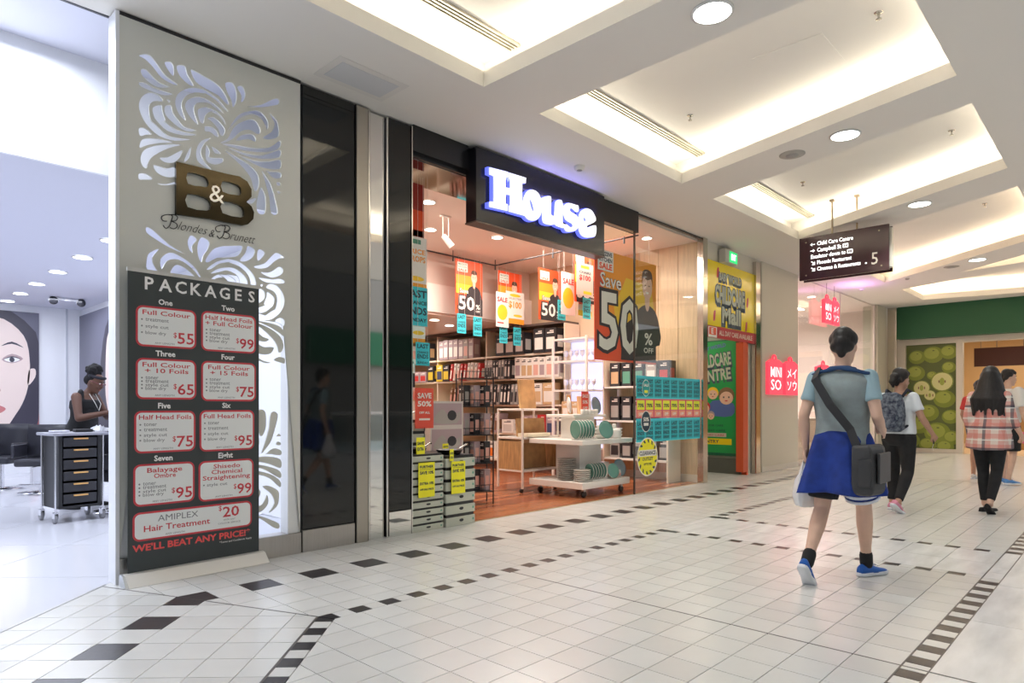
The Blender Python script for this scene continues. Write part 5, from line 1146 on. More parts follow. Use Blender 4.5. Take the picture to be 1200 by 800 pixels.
# ================================================================ childcare entrance
yel2 = M('poster yellow', (.92, .72, .02), .15)
cc = thing('childcare_poster', 'glossy yellow childcare poster above the entrance', 'poster', (9.73, FY, 2.5)); g = MB(); g.box(0, -.01, .03, 1.84, .015, 1.09); g.build('sheet', yel2, cc)
P = PL((0, -.011, 0)); g = MB(); gt = M('letter grey green', (.50, .56, .46), .4); ol = M('letter outline', (.06, .10, .14), .5)
for s_, x, y, w1, h1 in (('BABY WORLD', .48, .80, .82, .13), ('CHILDCARE', .34, .42, 1.1, .30), ('Mall', .58, .10, .70, .28)):
    g.mat(ol); g.text(P, s_, x-.03, y-.02, w1+.06, h1+.04, .001, .11); g.mat(gt); g.text(P, s_, x, y, w1, h1, .002, .04)
g.mat(bred)
for x, y in ((.42, .92), (1.55, .55), (1.5, .12), (.3, .2)): g.flat(P, smooth2([(x-.03, y-.08), (x+.03, y-.07), (x+.05, y+.08), (x-.01, y+.06)], 3), 0, .001, False)
g.build('lettering', None, cc)
rb = thing('red_strip_sign', 'red strip reading all day care available below the yellow poster', 'sign', (9.70, FY, 2.34)); g = MB(); g.box(0, -.012, 0, 1.88, .03, .185); g.build('board', M('strip red', (.50, .02, .03), .3), rb)
P = PL((0, -.013, 0)); g = MB(); g.mat(M('strip letter', (.80, .70, .60), .4)); g.text(P, 'ALL DAY CARE AVAILABLE', .50, .05, 1.28, .085, .002, .02); g.mat(W_); g.rect(P, .12, -.0, .42, .17, .002); g.mat(red_o); g.rect(P, .15, .04, .39, .16, .0026); g.mat(W_); g.text(P, 'E', .22, .055, .08, .09, .004, .04); g.build('lettering', None, rb)
g = MB(); g.box(11.28, 5.12, 0, 11.34, 8, 3.6); wcr = struct('wall_childcare_right', g, M('childcare wall', (.30, .33, .28), .6))
g = MB(); g.box(9.76, 7.6, 0, 11.34, 7.7, 3.6); struct('wall_childcare_rear', g, M('childcare rear', (.12, .30, .15), .6))
g = MB(); g.box(9.74, 5.1, 3.0, 11.34, 7.7, 3.05); struct('ceiling_childcare', g, wp)
gp = thing('childcare_door_poster', 'tall green childcare centre poster with cartoon children', 'poster', (11.275, 6.02, .32)); grn = M('poster green', (.02, .36, .10), .3)
g = MB(); g.box(-.012, -.86, 0, .004, .01, 2.10); g.build('sheet', M('poster dark green', (.01, .13, .07), .3), gp)
P = PL((-.013, 0, 0), (0, -1, 0)); g = MB(); g.mat(grn); g.rect(P, 0, .05, .80, 2.08, .001); g.mat(M('poster blue', (.10, .16, .45), .4)); g.text(P, 'BABY WORLD', .1, 1.90, .52, .07, .002, .04, rot=.15)
for s_, y, h1 in (('CHILDCARE', 1.58, .24), ('CENTRE', 1.32, .22)):
    g.mat(ol); g.text(P, s_, .02, y-.015, .72, h1+.03, .002, .10, rot=.10); g.mat(gt); g.text(P, s_, .04, y, .68, h1, .003, .03, rot=.10)
def kid(x, y, r, hc):
    g.mat(hc); g.flat(P, ring2(x, y+r*.25, r*1.1, r*1.05, 16), 0, .003, False); g.mat(skin_p); g.flat(P, ring2(x, y-.1*r, r*.92, r*.85, 16), 0, .004, False); g.mat(K_); g.flat(P, ring2(x-.35*r, y, .1*r, .13*r, 8), 0, .005, False); g.flat(P, ring2(x+.35*r, y, .1*r, .13*r, 8), 0, .005, False); g.mat(bred); g.flat(P, ring2(x, y-.45*r, .22*r, .08*r, 8), 0, .005, False)
g.mat(M('poster blue')); g.flat(P, smooth2([(.3, .75), (.35, 1.0), (.75, .95), (.72, .72)], 3), 0, .002, False)
kid(.14, 1.13, .09, org); kid(.36, 1.12, .10, yel); kid(.62, 1.06, .14, PM['brown']); kid(.2, .86, .10, PM['red']); kid(.32, .72, .07, PM['mauve'])
g.mat(K_); g.text(P, 'OPEN FOR CARE', .10, .53, .46, .035, .002, .01); g.text(P, 'FULL DAY CARE', .08, .44, .52, .035, .002, .01); g.mat(M('poster beige', (.62, .55, .5), .5)); g.rect(P, .04, .34, .62, .41, .002); g.mat(bred); g.text(P, 'ALL DAY CARE', .08, .355, .5, .035, .003, .01); g.mat(yel2); g.rect(P, .04, .20, .72, .31, .002); g.mat(K_); g.text(P, 'ENTRY', .18, .225, .30, .06, .003, .03); g.build('print', None, gp)
g = MB(); g.box(11.262, 5.14, 0, 11.28, 7.6, .28); g.build('dado', M('dado grey', (.10, .11, .10), .4), wcr)
g = MB(); g.box(11.12, FY-.01, .06, 11.26, FY+.12, 2.34); g.box(11.28, FY+.0, 0, 11.34, FY+.1, 2.34); struct('trim_14', g, M('door orange', (.62, .09, .03), .35))
g = MB(); g.box(9.76, 5.1, -.005, 11.3, 7.6, .001); struct('floor_childcare', g, tile_w2)
# ================================================================ variety shop with pink signs
vw = M('variety wall', (.86, .76, .72), .5)
g = MB(); g.mat(glass('shop glass')); g.box(13.72, FY-.004, .02, 19.0, FY+.004, 3.86); struct('window_2', g)
g = MB(); g.box(13.72, FY-.015, 0, 18.98, FY+.015, .06); g.box(18.97, FY-.02, 0, 19.03, FY+.02, 3.88); g.box(16.3, FY-.01, .06, 16.32, FY+.01, 3.86); struct('trim_15', g, M('variety frame', (.7, .62, .58), .3, .3))
g = MB(); g.box(13.7, 9, 0, 20.2, 9.1, 3.9); g.box(20.1, 5.0, 0, 20.2, 9, 3.9); struct('wall_variety_back', g, vw)
g = MB(); g.box(13.7, 5.06, 3.86, 20.1, 9, 3.95); struct('ceiling_variety', g, M('variety ceiling', (.88, .78, .74), .5))
g = MB(); g.box(13.7, 5.06, -.01, 20.1, 9, .002); struct('floor_variety', g, M('variety floor', (.82, .74, .68), .25))
g = MB(); g.box(19.03, 4.95, 0, 19.9, 5.3, 3.88); struct('wall_pier', g, M('pier beige', (.60, .56, .46), .5))
g = MB(); g.box(19.90, 4.72, 0, 20.02, 4.94, 3.88); struct('trim_16', g, M('polished post'))
for i, x in enumerate((15.0, 17.4)):
    t = thing('linear_light', '%s white linear ceiling light in the pink sign shop' % ['nearer', 'farther'][i], 'light', (x, 6.6, 3.855)); g = MB(); g.box(-.9, -.05, -.03, .9, .05, 0); g.build('diffuser', E_('linear lamp', (1, .97, .95), 5), t); g = MB(); g.box(-.92, -.07, -.01, .92, .07, .002); g.build('housing', white_p, t)
for i, (x, y) in enumerate(((14.3, 5.6), (15.4, 5.8), (16.4, 5.7), (18.2, 6.0))): downlight(x, y, 3.858, .09, 'small recessed lamp in the pink sign shop ceiling'+NTH(i, 4), 'pink shop lamps', (1, .95, .9), 5)
# display island and dolls on a counter
t = thing('display_counter', 'pale pink display counter inside the pink sign shop', 'counter', (15.4, 5.9, 0)); g = MB(); g.box(-1.2, -.3, 0, 1.6, .3, .9); bevel(g.build('body', M('counter pink', (.85, .70, .62), .5), t), .01, 1); g = MB(); g.box(-1.25, -.33, .9, 1.65, .33, .94); g.build('top', white_p, t)
for i in range(5):
    t = thing('doll', 'small toy figure on the pale counter in the pink sign shop'+NTH(i, 5), 'toy', (14.4+.32*i, 5.85, .94), 0, 'toy figures on the counter')
    g = MB(); g.lathe([(0, 0), (.07, 0), (.05, .12), (.03, .18), (0, .18)], n=12); g.build('body', PM[['mauve', 'pink', 'white', 'red', 'navy'][i]], t); g = MB(); g.ell((0, 0, .23), (.06, .06, .065)); g.build('head', skin_p, t)
pinkE = E_('sign pink', (.95, .07, .12), .6); pinkT = E_('tag white', (1, .96, .97), .9)
def tagsign(x, y, z, w_, h, lines, lab, parent=None, hang=False):
    t = thing('tag_sign', lab, 'sign', (x, y, z)); P = PL((0, 0, 0)); g = MB(); g.mat(pinkE)
    g.flat(P, [(0, 0), (w_, 0), (w_, h*.84), (w_*.72, h*.92), (w_*.28, h*.92), (0, h*.84)], 0, .07); g.build('tag_body', None, t)
    g = MB(); g.mat(pinkE); 
    ring = [(w_*.5+.075*math.cos(a*PI/8), 0, h*.95+.06*math.sin(a*PI/8)) for a in range(17)]; g.tube([(p[0], -.035, p[2]) for p in ring], .018, 6); g.build('tag_loop', None, t)
    g = MB(); g.mat(pinkT)
    for s_, b, hh in lines:
        if s_ == 'MINI':
            for ch, xa, wa in (('M', .10, .30), ('I', .46, .05), ('N', .57, .23), ('I', .86, .05)): g.text(P, ch, w_*xa, h*b, w_*wa, h*hh, .072, .004)
        else: g.text(P, s_, w_*.12, h*b, w_*.76, h*hh, .072, .004)
    g.build('lettering', None, t)
    if hang: g = MB(); g.cyl((w_*.5, -.03, h*.9), (w_*.5, -.03, ZC-z), .006, n=6); g.build('hanging_rod', M('chrome bits'), t)
tagsign(12.10, FY, 1.44, .63, .72, (('MINI', .46, .26), ('SO', .12, .27)), 'pink lit tag sign with latin letters on the cream column')
tagsign(12.88, FY, 1.44, .63, .72, (('メイ', .46, .26), ('ソウ', .12, .27)), 'pink lit tag sign with japanese letters on the cream column')
tagsign(14.62, FY-.005, 1.46, .85, .72, (('MINI', .48, .28), ('SO', .14, .28)), 'pink lit tag sign behind the walking man, right of the column')
tagsign(14.78, FY-.1, 3.02, .44, .58, (('MINI', .46, .26), ('SO', .12, .27)), 'left pink tag sign hanging from the ceiling beyond the column', hang=True)
tagsign(15.28, FY-.1, 3.02, .44, .58, (('メイ', .46, .26), ('ソウ', .12, .27)), 'right pink tag sign hanging from the ceiling beyond the column', hang=True)
area('pink_glow_light', (15.6, 4.5, 3.5), (PI, 0, 0), .7, .3, 4, (.75, .35, 1))
# ================================================================ fruit store at the end
gm_ = M('store green', (.010, .095, .036), .5)
g = MB(); g.box(20.0, -5, 3.03, 20.3, 4.72, 3.95); struct('wall_green_fascia', g, gm_)
fr = M('store frame', (.66, .60, .50), .5)
g = MB(); g.box(20.3, 3.30, 0, 20.5, 3.44, 2.88); struct('trim_17', g, fr)
g = MB(); g.box(20.3, 4.60, 0, 20.5, 4.95, 2.88); struct('trim_18', g, fr)
g = MB(); g.box(20.3, 3.44, 0, 20.5, 4.60, .10); struct('trim_19', g, fr)
g = MB(); g.box(20.3, -5, 2.88, 20.5, 4.95, 3.03); struct('trim_20', g, fr)
ap = thing('apple_poster', 'tall window poster of green apples beside the store entrance', 'poster', (20.42, 4.60, .10)); w_, h = 1.16, 2.78
g = MB(); g.box(0, -w_, 0, .03, 0, h); g.build('sheet', M('apple dark', (.10, .13, .03), .35), ap)
P = PL((0, 0, 0), (0, -1, 0)); g = MB(); a1, a2, a3 = M('apple green', (.22, .28, .035), .3), M('apple light', (.36, .41, .07), .3), M('apple flesh', (.68, .66, .30), .4)
ra = random.Random(3)
spots = [(.25, 2.45, .2), (.62, 2.5, .24), (.98, 2.55, .2), (.22, 2.02, .22), (.98, 2.15, .16), (.6, 1.95, .12), (.14, 1.15, .2), (.52, .95, .24), (.88, 1.32, .25), (1.02, .85, .2), (.3, .62, .25), (.72, .42, .3), (.12, .2, .2), (1.05, .3, .2), (.5, .1, .2), (.9, .05, .2)]
def cp(p): return [(min(max(a, .004), w_-.004), min(max(b, .004), h-.004)) for a, b in p]
for i, (x, y, r) in enumerate(spots):
    d = .001+.0004*i; g.mat(a1); g.flat(P, cp(ring2(x, y, r, r*.92, 20)), 0, d, False); g.mat(a2); g.flat(P, cp(ring2(x-r*.12, y+r*.15, r*.72, r*.62, 16)), 0, d+.0002, False); g.mat(M('apple dark')); g.flat(P, cp(ring2(x+r*.05, y+r*.45, r*.12, r*.06, 8)), 0, d+.0003, False)
for x, y, r, t_ in ((.36, 1.62, .2, .4), (.83, 1.78, .26, -.5), (.55, 1.42, .14, .3)):
    g.mat(a1); g.flat(P, ring2(x, y, r, r, 20), 0, .010, False); g.mat(a3); g.flat(P, ring2(x, y, r*.9, r*.9, 20), 0, .011, False); g.mat(a2); g.flat(P, ring2(x, y, r*.22, r*.4, 10), 0, .012, False); g.mat(PM['brown'])
    for q in (-.07, .07): g.flat(P, ring2(x+q, y, .015, .04, 8), 0, .013, False)
g.build('print', None, ap)
g = MB(); g.box(20.5, -5, 0, 20.55, -4.9, 3); g.box(26, -5, 0, 26.1, 5, 3.6); struct('wall_store_back', g, M('store back', (.62, .42, .22), .5))
g = MB(); g.box(20.4, 4.95, 0, 26, 5.05, 3.6); struct('wall_store_side', g, M('store side', (.70, .58, .40), .5))
g = MB(); g.box(20.5, -5, 3.4, 26, 5, 3.45); struct('ceiling_store', g, M('store ceiling', (.85, .75, .6), .6))
g = MB(); g.box(20.3, -5, -.01, 26, 4.95, .002); struct('floor_store', g, M('store floor', (.72, .55, .38), .3))
t = thing('menu_board', 'dark brown board hanging inside the store entrance', 'board', (21.6, 3.0, 2.3)); g = MB(); g.box(0, -1.2, 0, .06, .25, .5); g.build('board', M('menu brown', (.10, .03, .02), .4), t)
g = MB(); [g.cyl((.03, y, .5), (.03, y, 1.1), .01, n=6) for y in (-1.0, .1)]; g.build('hanging_rod', M('rod bronze'), t)
for i in range(3):
    t = thing('pendant_lamp', 'warm pendant lamp inside the fruit store'+NTH(i, 3), 'light', (22.8, 2.9-.6*i, 2.7), 0, 'store pendant lamps'); g = MB(); g.ell((0, 0, 0), (.1, .1, .12)); g.build('bulb', E_('pendant warm', (1, .75, .42), 6), t); g = MB(); g.cyl((0, 0, .1), (0, 0, .7), .008, n=6); g.build('cable', PM['black'], t)
t = thing('store_counter', 'wooden counter inside the fruit store entrance', 'counter', (23.6, 1.9, 0)); g = MB(); g.box(-.4, -1.5, 0, .4, 1.6, 1.05); bevel(g.build('body', M('counter wood', (.45, .25, .10), .4), t), .01, 1); g = MB(); g.box(-.45, -1.55, 1.05, .45, 1.65, 1.1); g.build('top', white_p, t)
# ================================================================ people
def skinm(n, c_): return M('skin '+n, c_, .55, kind='n', scale=12, amt=.04)
def rem(o, v): 
    m = o.modifiers.new('remesh', 'REMESH'); m.mode = 'VOXEL'; m.voxel_size = v; m.use_smooth_shade = True
    s_ = o.modifiers.new('smooth', 'SMOOTH'); s_.factor = .5; s_.iterations = 5
    return o
def V3(*a): return Vector(a)
def torso_rings(hip, chest, neck, hw, ww, cw, sw_, dep, lean=0):
    """elliptic rings from crotch to neck base"""
    R_ = []
    for z, hx, hy, yy in ((hip-.10, hw*.55, dep*.72, -.01), (hip-.04, hw*.92, dep*.98, -.012), (hip+.03, hw, dep*1.05, -.012), (hip+.12, hw*.93, dep*.92, 0), (hip+.20, ww, dep*.80, .004), (hip+.30, (ww+cw)/2, dep*.88, .002), (chest, cw, dep, 0),
                          (chest+.08, cw*1.02, dep*.95, -.006), (neck-.09, sw_*.92, dep*.78, -.012), (neck-.045, sw_*.72, dep*.60, -.014), (neck-.015, sw_*.38, dep*.46, -.01), (neck+.01, .06, .06, -.005)):
        R_.append((z, hx, hy, yy+lean*(z-hip)))
    return R_
def rings_mesh(g, R_, n=20, k=1.0, kk=0., zmin=-9, zmax=9, p=2.4):
    rs = []
    for z, hx, hy, yy in R_:
        if zmin <= z <= zmax:
            rs.append([(math.copysign(abs(math.cos(2*PI*i/n))**(2/p), math.cos(2*PI*i/n))*(hx*k+kk), yy+math.copysign(abs(math.sin(2*PI*i/n))**(2/p), math.sin(2*PI*i/n))*(hy*k+kk), z) for i in range(n)])
    g.loft(rs)
def hand(g, w_, dirv, side, palm_n, s_=1., curl=.5):
    """palm and five separate fingers; dirv from wrist, palm_n the palm's facing"""
    d = Vector(dirv).normalized(); pn = Vector(palm_n); pn = (pn-d*pn.dot(d)).normalized(); lat = d.cross(pn)*side
    w_ = Vector(w_)
    g.limb([w_, w_+d*.035*s_, w_+d*.075*s_], [.024*s_, .028*s_, .026*s_], 10)
    for k in (-1, 0, 1): g.limb([w_+d*.02*s_+lat*.012*k*s_, w_+d*.085*s_+lat*.024*k*s_], [.017*s_, .015*s_], 8)
    for k, L_ in enumerate((.068, .078, .072, .056)):
        b = w_+d*.088*s_+lat*(.032-.021*k)*s_; a1_ = curl*.6; a2_ = curl*1.4
        m1 = b+(d*math.cos(a1_)+pn*math.sin(a1_))*L_*.45*s_; m2 = m1+(d*math.cos(a2_)+pn*math.sin(a2_))*L_*.32*s_; a3_ = a2_+curl*.6; m3 = m2+(d*math.cos(a3_)+pn*math.sin(a3_))*L_*.25*s_
        g.limb([b, m1, m2, m3], [.0095*s_, .0088*s_, .008*s_, .0068*s_], 8)
    b = w_+d*.02*s_+lat*.028*s_; m1 = b+(d*.6+lat*.65+pn*.25).normalized()*.04*s_; m2 = m1+(d*.85+lat*.2+pn*.45).normalized()*.033*s_; g.limb([b, m1, m2], [.0125*s_, .0105*s_, .0085*s_], 8)
def head_mesh(g, c_, yaw, pitch, s_=1.):
    R_ = Matrix.Rotation(yaw, 3, 'Z') @ Matrix.Rotation(pitch, 3, 'X'); c_ = Vector(c_)
    prof = ((-.115, .030, .058, .012), (-.105, .044, .078, .000), (-.085, .055, .086, -.035), (-.055, .064, .088, -.062), (-.02, .071, .090, -.080), (.02, .075, .092, -.092), (.055, .075, .090, -.095), (.085, .067, .078, -.088), (.108, .050, .055, -.068), (.120, .022, .022, -.035))
    rs = []
    for z, hx, f_, b_ in prof:
        cy = (f_+b_)/2; hy = (f_-b_)/2
        rs.append([c_+R_ @ Vector((hx*math.cos(2*PI*i/20), cy+hy*math.sin(2*PI*i/20), z))*s_ for i in range(20)])
    g.loft(rs)
    P_ = lambda x, y, z: c_+R_ @ Vector((x, y, z))*s_
    g.limb([P_(0, .088, .018), P_(0, .106, -.018), P_(0, .098, -.028)], [.008*s_, .012*s_, .012*s_], 8)     # nose
    for q in (-1, 1):
        g.ell(P_(.012*q, .094, -.026), (.008, .009, .007)); g.ell(P_(.077*q, -.006, -.002), (.010, .017, .031)); g.ell(P_(.035*q, .074, -.022), (.022, .014, .02))
    g.ell(P_(0, .088, -.055), (.022*s_, .009*s_, .006*s_)); g.ell(P_(0, .087, -.064), (.019*s_, .009*s_, .006*s_)); g.ell(P_(0, .078, -.098), (.022, .016, .016))
    return P_
def face_parts(P_, par, R_=None):
    g = MB(); g.mat(M('eye white', (.85, .84, .80), .2))
    for q in (-1, 1): g.ell(P_(.031*q, .079, .018), (.013, .011, .009))
    g.mat(M('iris', (.04, .02, .01), .1))
    for q in (-1, 1): g.ell(P_(.031*q, .0865, .018), (.006, .006, .006))
    g.build('eyes', None, par)
    g = MB()
    for q in (-1, 1): g.limb([P_(.016*q, .089, .036), P_(.032*q, .089, .043), P_(.05*q, .078, .038)], [.004, .004, .003], 6)
    g.build('eyebrows', M('brow', (.02, .012, .01), .7), par)
    g = MB(); g.ell(P_(0, .0945, -.056), (.021, .005, .005)); g.ell(P_(0, .093, -.064), (.018, .005, .005)); g.build('lips', M('lips', (.38, .12, .11), .4), par)
def shoe(par, an, fdir, m, sole, pitch=0., name='shoe', L_=.27, low=False):
    """a shoe under the ankle point; fdir the toe direction"""
    R_ = Matrix.Rotation(math.atan2(fdir[1], fdir[0])-PI/2, 3, 'Z') @ Matrix.Rotation(pitch, 3, 'X'); an = Vector(an)
    T_ = lambda x, y, z: an+R_ @ Vector((x, y, z-.085))
    ol_ = [(-.030, -.065), (-.036, -.02), (-.036, .05), (-.046, .12), (-.044, .16), (-.022, .195), (.008, .2), (.034, .175), (.044, .12), (.034, .05), (.034, -.02), (.028, -.065), (0, -.078)]
    g = MB(); pts = smooth2(ol_, 2); g.mat(sole); g.loft([[T_(x*.96, y*.98, .0) for x, y in pts], [T_(x*1.03, y*1.02, .008) for x, y in pts], [T_(x*1.02, y*1.01, .026 if not low else .010) for x, y in pts]]); s1 = g.build(name+'_sole', None, par)
    g = MB(); z0 = .022 if not low else .008; rings = []
    for y, wx, zt in ((-.072, .022, .075), (-.05, .032, .085), (-.02, .033, .085), (.02, .034, .088), (.06, .038, .070), (.10, .041, .052), (.14, .041, .044), (.175, .032, .036), (.192, .018, .028)):
        if low: zt = min(zt, .052) if y < -.03 else zt*.45+.012
        rings.append([T_(wx*math.cos(a), y, z0+(zt-z0)*max(0, math.sin(a))**.8 if math.sin(a) > 0 else z0) for a in [2*PI*i/16 for i in range(16)]])
    g.loft(rings); g.build(name, m, par)
    if not low:
        g = MB(); g.mat(sole)
        for k in range(3): g.tube([T_(-.022, .045+.025*k, .083-.010*k), T_(0, .047+.025*k, .093-.012*k), T_(.022, .045+.025*k, .083-.010*k)], .0035, 5)
        g.build('laces', None, par)
def body(par, mat, J, sx=1., arm=1., leg=1.):
    g = MB(); R_ = torso_rings(J['hipz'], J['chestz'], J['neckz'], J['hw'], J['ww'], J['cw'], J['sw'], J['dep'], J.get('lean', 0)); rings_mesh(g, R_)
    nk = V3(0, -.005+J.get('lean', 0)*(J['neckz']-J['hipz']), J['neckz']); hd_ = Vector(J['head']); g.limb([nk-V3(0, 0, .03), hd_-V3(0, .02, .06)], [.056*sx, .050*sx], 14)
    P_ = head_mesh(g, hd_, J.get('yaw', 0), J.get('pitch', 0), J.get('hs', 1))
    for s_, key in ((-1, 'L'), (1, 'R')):
        sh_, el, wr = [Vector(v) for v in J['arm'+key]]; mid = (el+wr)/2
        g.limb([sh_, sh_.lerp(el, .4), el, el.lerp(wr, .3), wr], [.050*arm, .044*arm, .036*arm, .037*arm, .024*arm], 12)
        hd = Vector(J.get('hdir'+key, wr-el)); hand(g, wr, hd, -s_, J.get('palm'+key, (-s_, 0, 0)), .95, J.get('curl'+key, .5))
        hp, kn, an = [Vector(v) for v in J['leg'+key]]
        g.limb([hp, hp.lerp(kn, .5), kn, kn.lerp(an, .3), kn.lerp(an, .7), an], [.088*leg, .072*leg, .052*leg, .054*leg, .038*leg, .033*leg], 14)
        td = Vector((*J['toe'+key], 0)).normalized(); g.limb([an, an+td*.03-V3(0, 0, .02)], [.031, .026], 10)
    o = rem(g.build('body', mat, par), .009); return P_, R_
def sleeve(g, J, key, frac, k=.018, arm=1.):
    sh_, el, wr = [Vector(v) for v in J['arm'+key]]; e = sh_.lerp(el, frac) if frac <= 1 else el.lerp(wr, frac-1)
    ps = [sh_, sh_.lerp(el, .4), e] if frac <= 1 else [sh_, sh_.lerp(el, .4), el, e]
    rs = [.050*arm+k, .046*arm+k, .046*arm+k+.004] if frac <= 1 else [.05*arm+k, .044*arm+k, .038*arm+k, .030*arm+k]
    g.limb(ps[:-1], rs[:-1], 14); g.cyl(ps[-2], ps[-1], rs[-2], rs[-1], 14)
def legs(g, J, frac, k=.012, leg=1., flare=0.):
    for key in 'LR':
        hp, kn, an = [Vector(v) for v in J['leg'+key]]
        if frac <= 1: e = hp.lerp(kn, frac); ps = [hp, hp.lerp(e, .5), e]; rs = [.09*leg+k, .078*leg+k+flare*.5, (.074-.02*frac)*leg+k+flare]
        else: ps = [hp, hp.lerp(kn, .5), kn, kn.lerp(an, .3), kn.lerp(an, frac-1)]; rs = [.09*leg+k, .073*leg+k, .053*leg+k, .055*leg+k, .036*leg+k]
        g.limb(ps[:-1], rs[:-1], 14); g.cyl(ps[-2], ps[-1], rs[-2], rs[-1], 16)
def cloth(name, par, mat, f, vox=.012):
    g = MB(); f(g); return rem(g.build(name, mat, par), vox)
def hair_short(par, P_, m, k=1.0):
    g = MB()
    for x, y, z, r in ((0, -.03, .075, .078), (0, .02, .085, .066), (.03, -.02, .06, .066), (-.03, -.02, .06, .066), (0, -.06, .04, .062), (.035, -.055, .01, .045), (-.035, -.055, .01, .045), (0, -.07, -.01, .045), (.055, -.01, .045, .035), (-.055, -.01, .045, .035), (0, -.068, -.045, .028), (0, .065, .088, .035), (.035, .055, .085, .03), (-.035, .055, .085, .03)):
        g.ell(P_(x*k, y, z), (r*k, r*k, r*k))
    return rem(g.build('hair', m, par), .008)
def person(label, x, y, heading):
    return thing('person', label, 'person', (x, y, 0), heading-PI/2)
hairD = M('hair dark', (.015, .011, .010), .5, kind='n', scale=60, amt=.3, bump=.3, stretch=(1, 1, .2))
blk = M('black cloth', (.012, .012, .014), .8, kind='n', scale=20, amt=.2); pale = skinm('light', (.72, .46, .34)); tan_s = skinm('tan', (.50, .28, .19)); brown_s = skinm('brown', (.15, .07, .045))
# --- the walking man in the foreground
t = person('man seen from behind in a grey tee with a blue jumper tied round his waist', 4.90, 1.50, .02)
J = dict(hipz=.90, chestz=1.26, neckz=1.47, hw=.165, ww=.15, cw=.175, sw=.205, dep=.115, head=(0, .05, 1.615), yaw=.05, pitch=0., lean=.03,
    armL=((-.172, -.01, 1.405), (-.225, -.09, 1.14), (-.235, -.02, .90)), armR=((.172, 0, 1.405), (.235, -.06, 1.14), (.215, .17, 1.03)), curlL=1.0, curlR=.9, palmR=(-1, 0, -.3),
    legL=((-.09, -.01, .88), (-.115, -.05, .49), (-.12, -.34, .155)), legR=((.09, 0, .88), (.105, .14, .50), (.10, .22, .088)), toeL=(0, 1), toeR=(.45, 1))
J['hdirR'] = (-.05, .25, .05)
P_, R_ = body(t, pale, J); face_parts(P_, t); hair_short(t, P_, hairD)
teal_g = M('grey teal jersey', (.25, .29, .29), .85, kind='n', scale=14, amt=.12, col2=(.30, .36, .37))
def f(g): rings_mesh(g, R_, k=1.04, kk=.016, zmin=.90, zmax=1.465)
cloth('tee_shirt', t, teal_g, lambda g: (rings_mesh(g, R_, k=1.04, kk=.014, zmin=.88, zmax=1.458), None))
for k_ in 'LR': cloth('sleeve', t, M('pale blue jersey', (.32, .46, .52), .85), lambda g: sleeve(g, J, k_, .62, .009))
cloth('collar', t, M('navy collar', (.02, .06, .16), .8), lambda g: (g.tube([(.085*math.cos(a*PI/8), -.0+.075*math.sin(a*PI/8), 1.462-.012*math.sin(a*PI/8)) for a in range(17)], .016, 8), g.tube([(-.19, -.045, 1.425), (-.1, -.07, 1.452), (0, -.078, 1.468), (.1, -.07, 1.452), (.19, -.045, 1.425)], .015, 8)), .009)
cloth('shorts', t, blk, lambda g: (rings_mesh(g, R_, k=1.05, kk=.012, zmin=.79, zmax=1.0), legs(g, J, .82, .022, 1, .02)))
blue = M('cobalt fleece', (.012, .045, .30), .85, kind='n', scale=10, amt=.2)
def skirt(g):
    n = 28; rs = []
    for k, (z, hx, hy, y) in enumerate(((1.03, .172, .128, 0), (.98, .190, .158, -.005), (.90, .206, .170, -.015), (.80, .225, .175, -.03), (.70, .245, .19, -.045), (.61, .262, .20, -.055))):
        rs.append([((hx+.010*k*math.sin(5*a+1))*math.cos(a), y+(hy+.010*k*math.sin(5*a+1))*math.sin(a), z+.012*math.sin(3*a)) for a in [2*PI*i/n for i in range(n)]])
    g.loft(rs)
cloth('tied_jumper', t, blue, skirt, .012)
cloth('jumper_sleeves', t, blue, lambda g: (g.limb([(.04, .14, 1.0), (.10, .17, .92), (.12, .19, .72), (.10, .20, .62)], [.035, .04, .035, .03]), g.limb([(-.04, .14, 1.0), (-.02, .19, .9), (.0, .2, .75)], [.035, .035, .03]), g.ell((0, .15, 1.0), (.06, .045, .045))), .012)
g = MB(); g.mat(M('stripe white', (.75, .78, .85), .8))
for zf in (.69, .78):
    hp, kn, an = [Vector(v) for v in J['legR']]; p = hp.lerp(kn, zf); q = hp.lerp(kn, zf+.05); g.cyl(p, q, .114, .113, 20)
g.build('hem_stripes', None, t)
cloth('blue_hem', t, blue, lambda g: g.cyl(Vector(J['legR'][0]).lerp(Vector(J['legR'][1]), .55), Vector(J['legR'][0]).lerp(Vector(J['legR'][1]), .80), .110, .110, 20))
bag = M('bag grey', (.055, .055, .058), .6, kind='n', scale=8, amt=.15)
BX, BY = -.075, -.045
g = MB(); g.loft([[(x+BX, y+BY, z) for x, y in ((.20, -.19-.02*b), (.30+.03*b, -.20), (.33+.03*b, -.02), (.30+.03*b, .16), (.20, .15+.02*b))] for z, b in ((.62, .6), (.66, 1), (.80, 1), (.92, .6), (.95, .2))], True, False); bo = bevel(g.build('messenger_bag', bag, t), .02, 3)
g = MB(); g.box(.345+BX, -.16+BY, .70, .362+BX, .12+BY, .90); g.box(.17, -.262, .68, .25, -.245, .86); bevel(g.build('bag_pocket', M('bag dark', (.04, .04, .042), .5), bo), .006, 2)
g = MB(); sp_ = [(-.15, -.02, 1.475), (-.14, -.13, 1.40), (-.03, -.165, 1.22), (.10, -.165, 1.05), (.15, -.19, .93)]
for a_, b_ in zip(sp_[:-1], sp_[1:]):
    a_, b_ = Vector(a_), Vector(b_); d = Vector((.022, 0, .016)); g.add([a_-d, a_+d, b_+d, b_-d]+[q+V3(0, -.006, 0) for q in (a_-d, a_+d, b_+d, b_-d)], [(0, 1, 2, 3), (7, 6, 5, 4), (0, 4, 5, 1), (3, 2, 6, 7), (1, 5, 6, 2), (0, 3, 7, 4)])
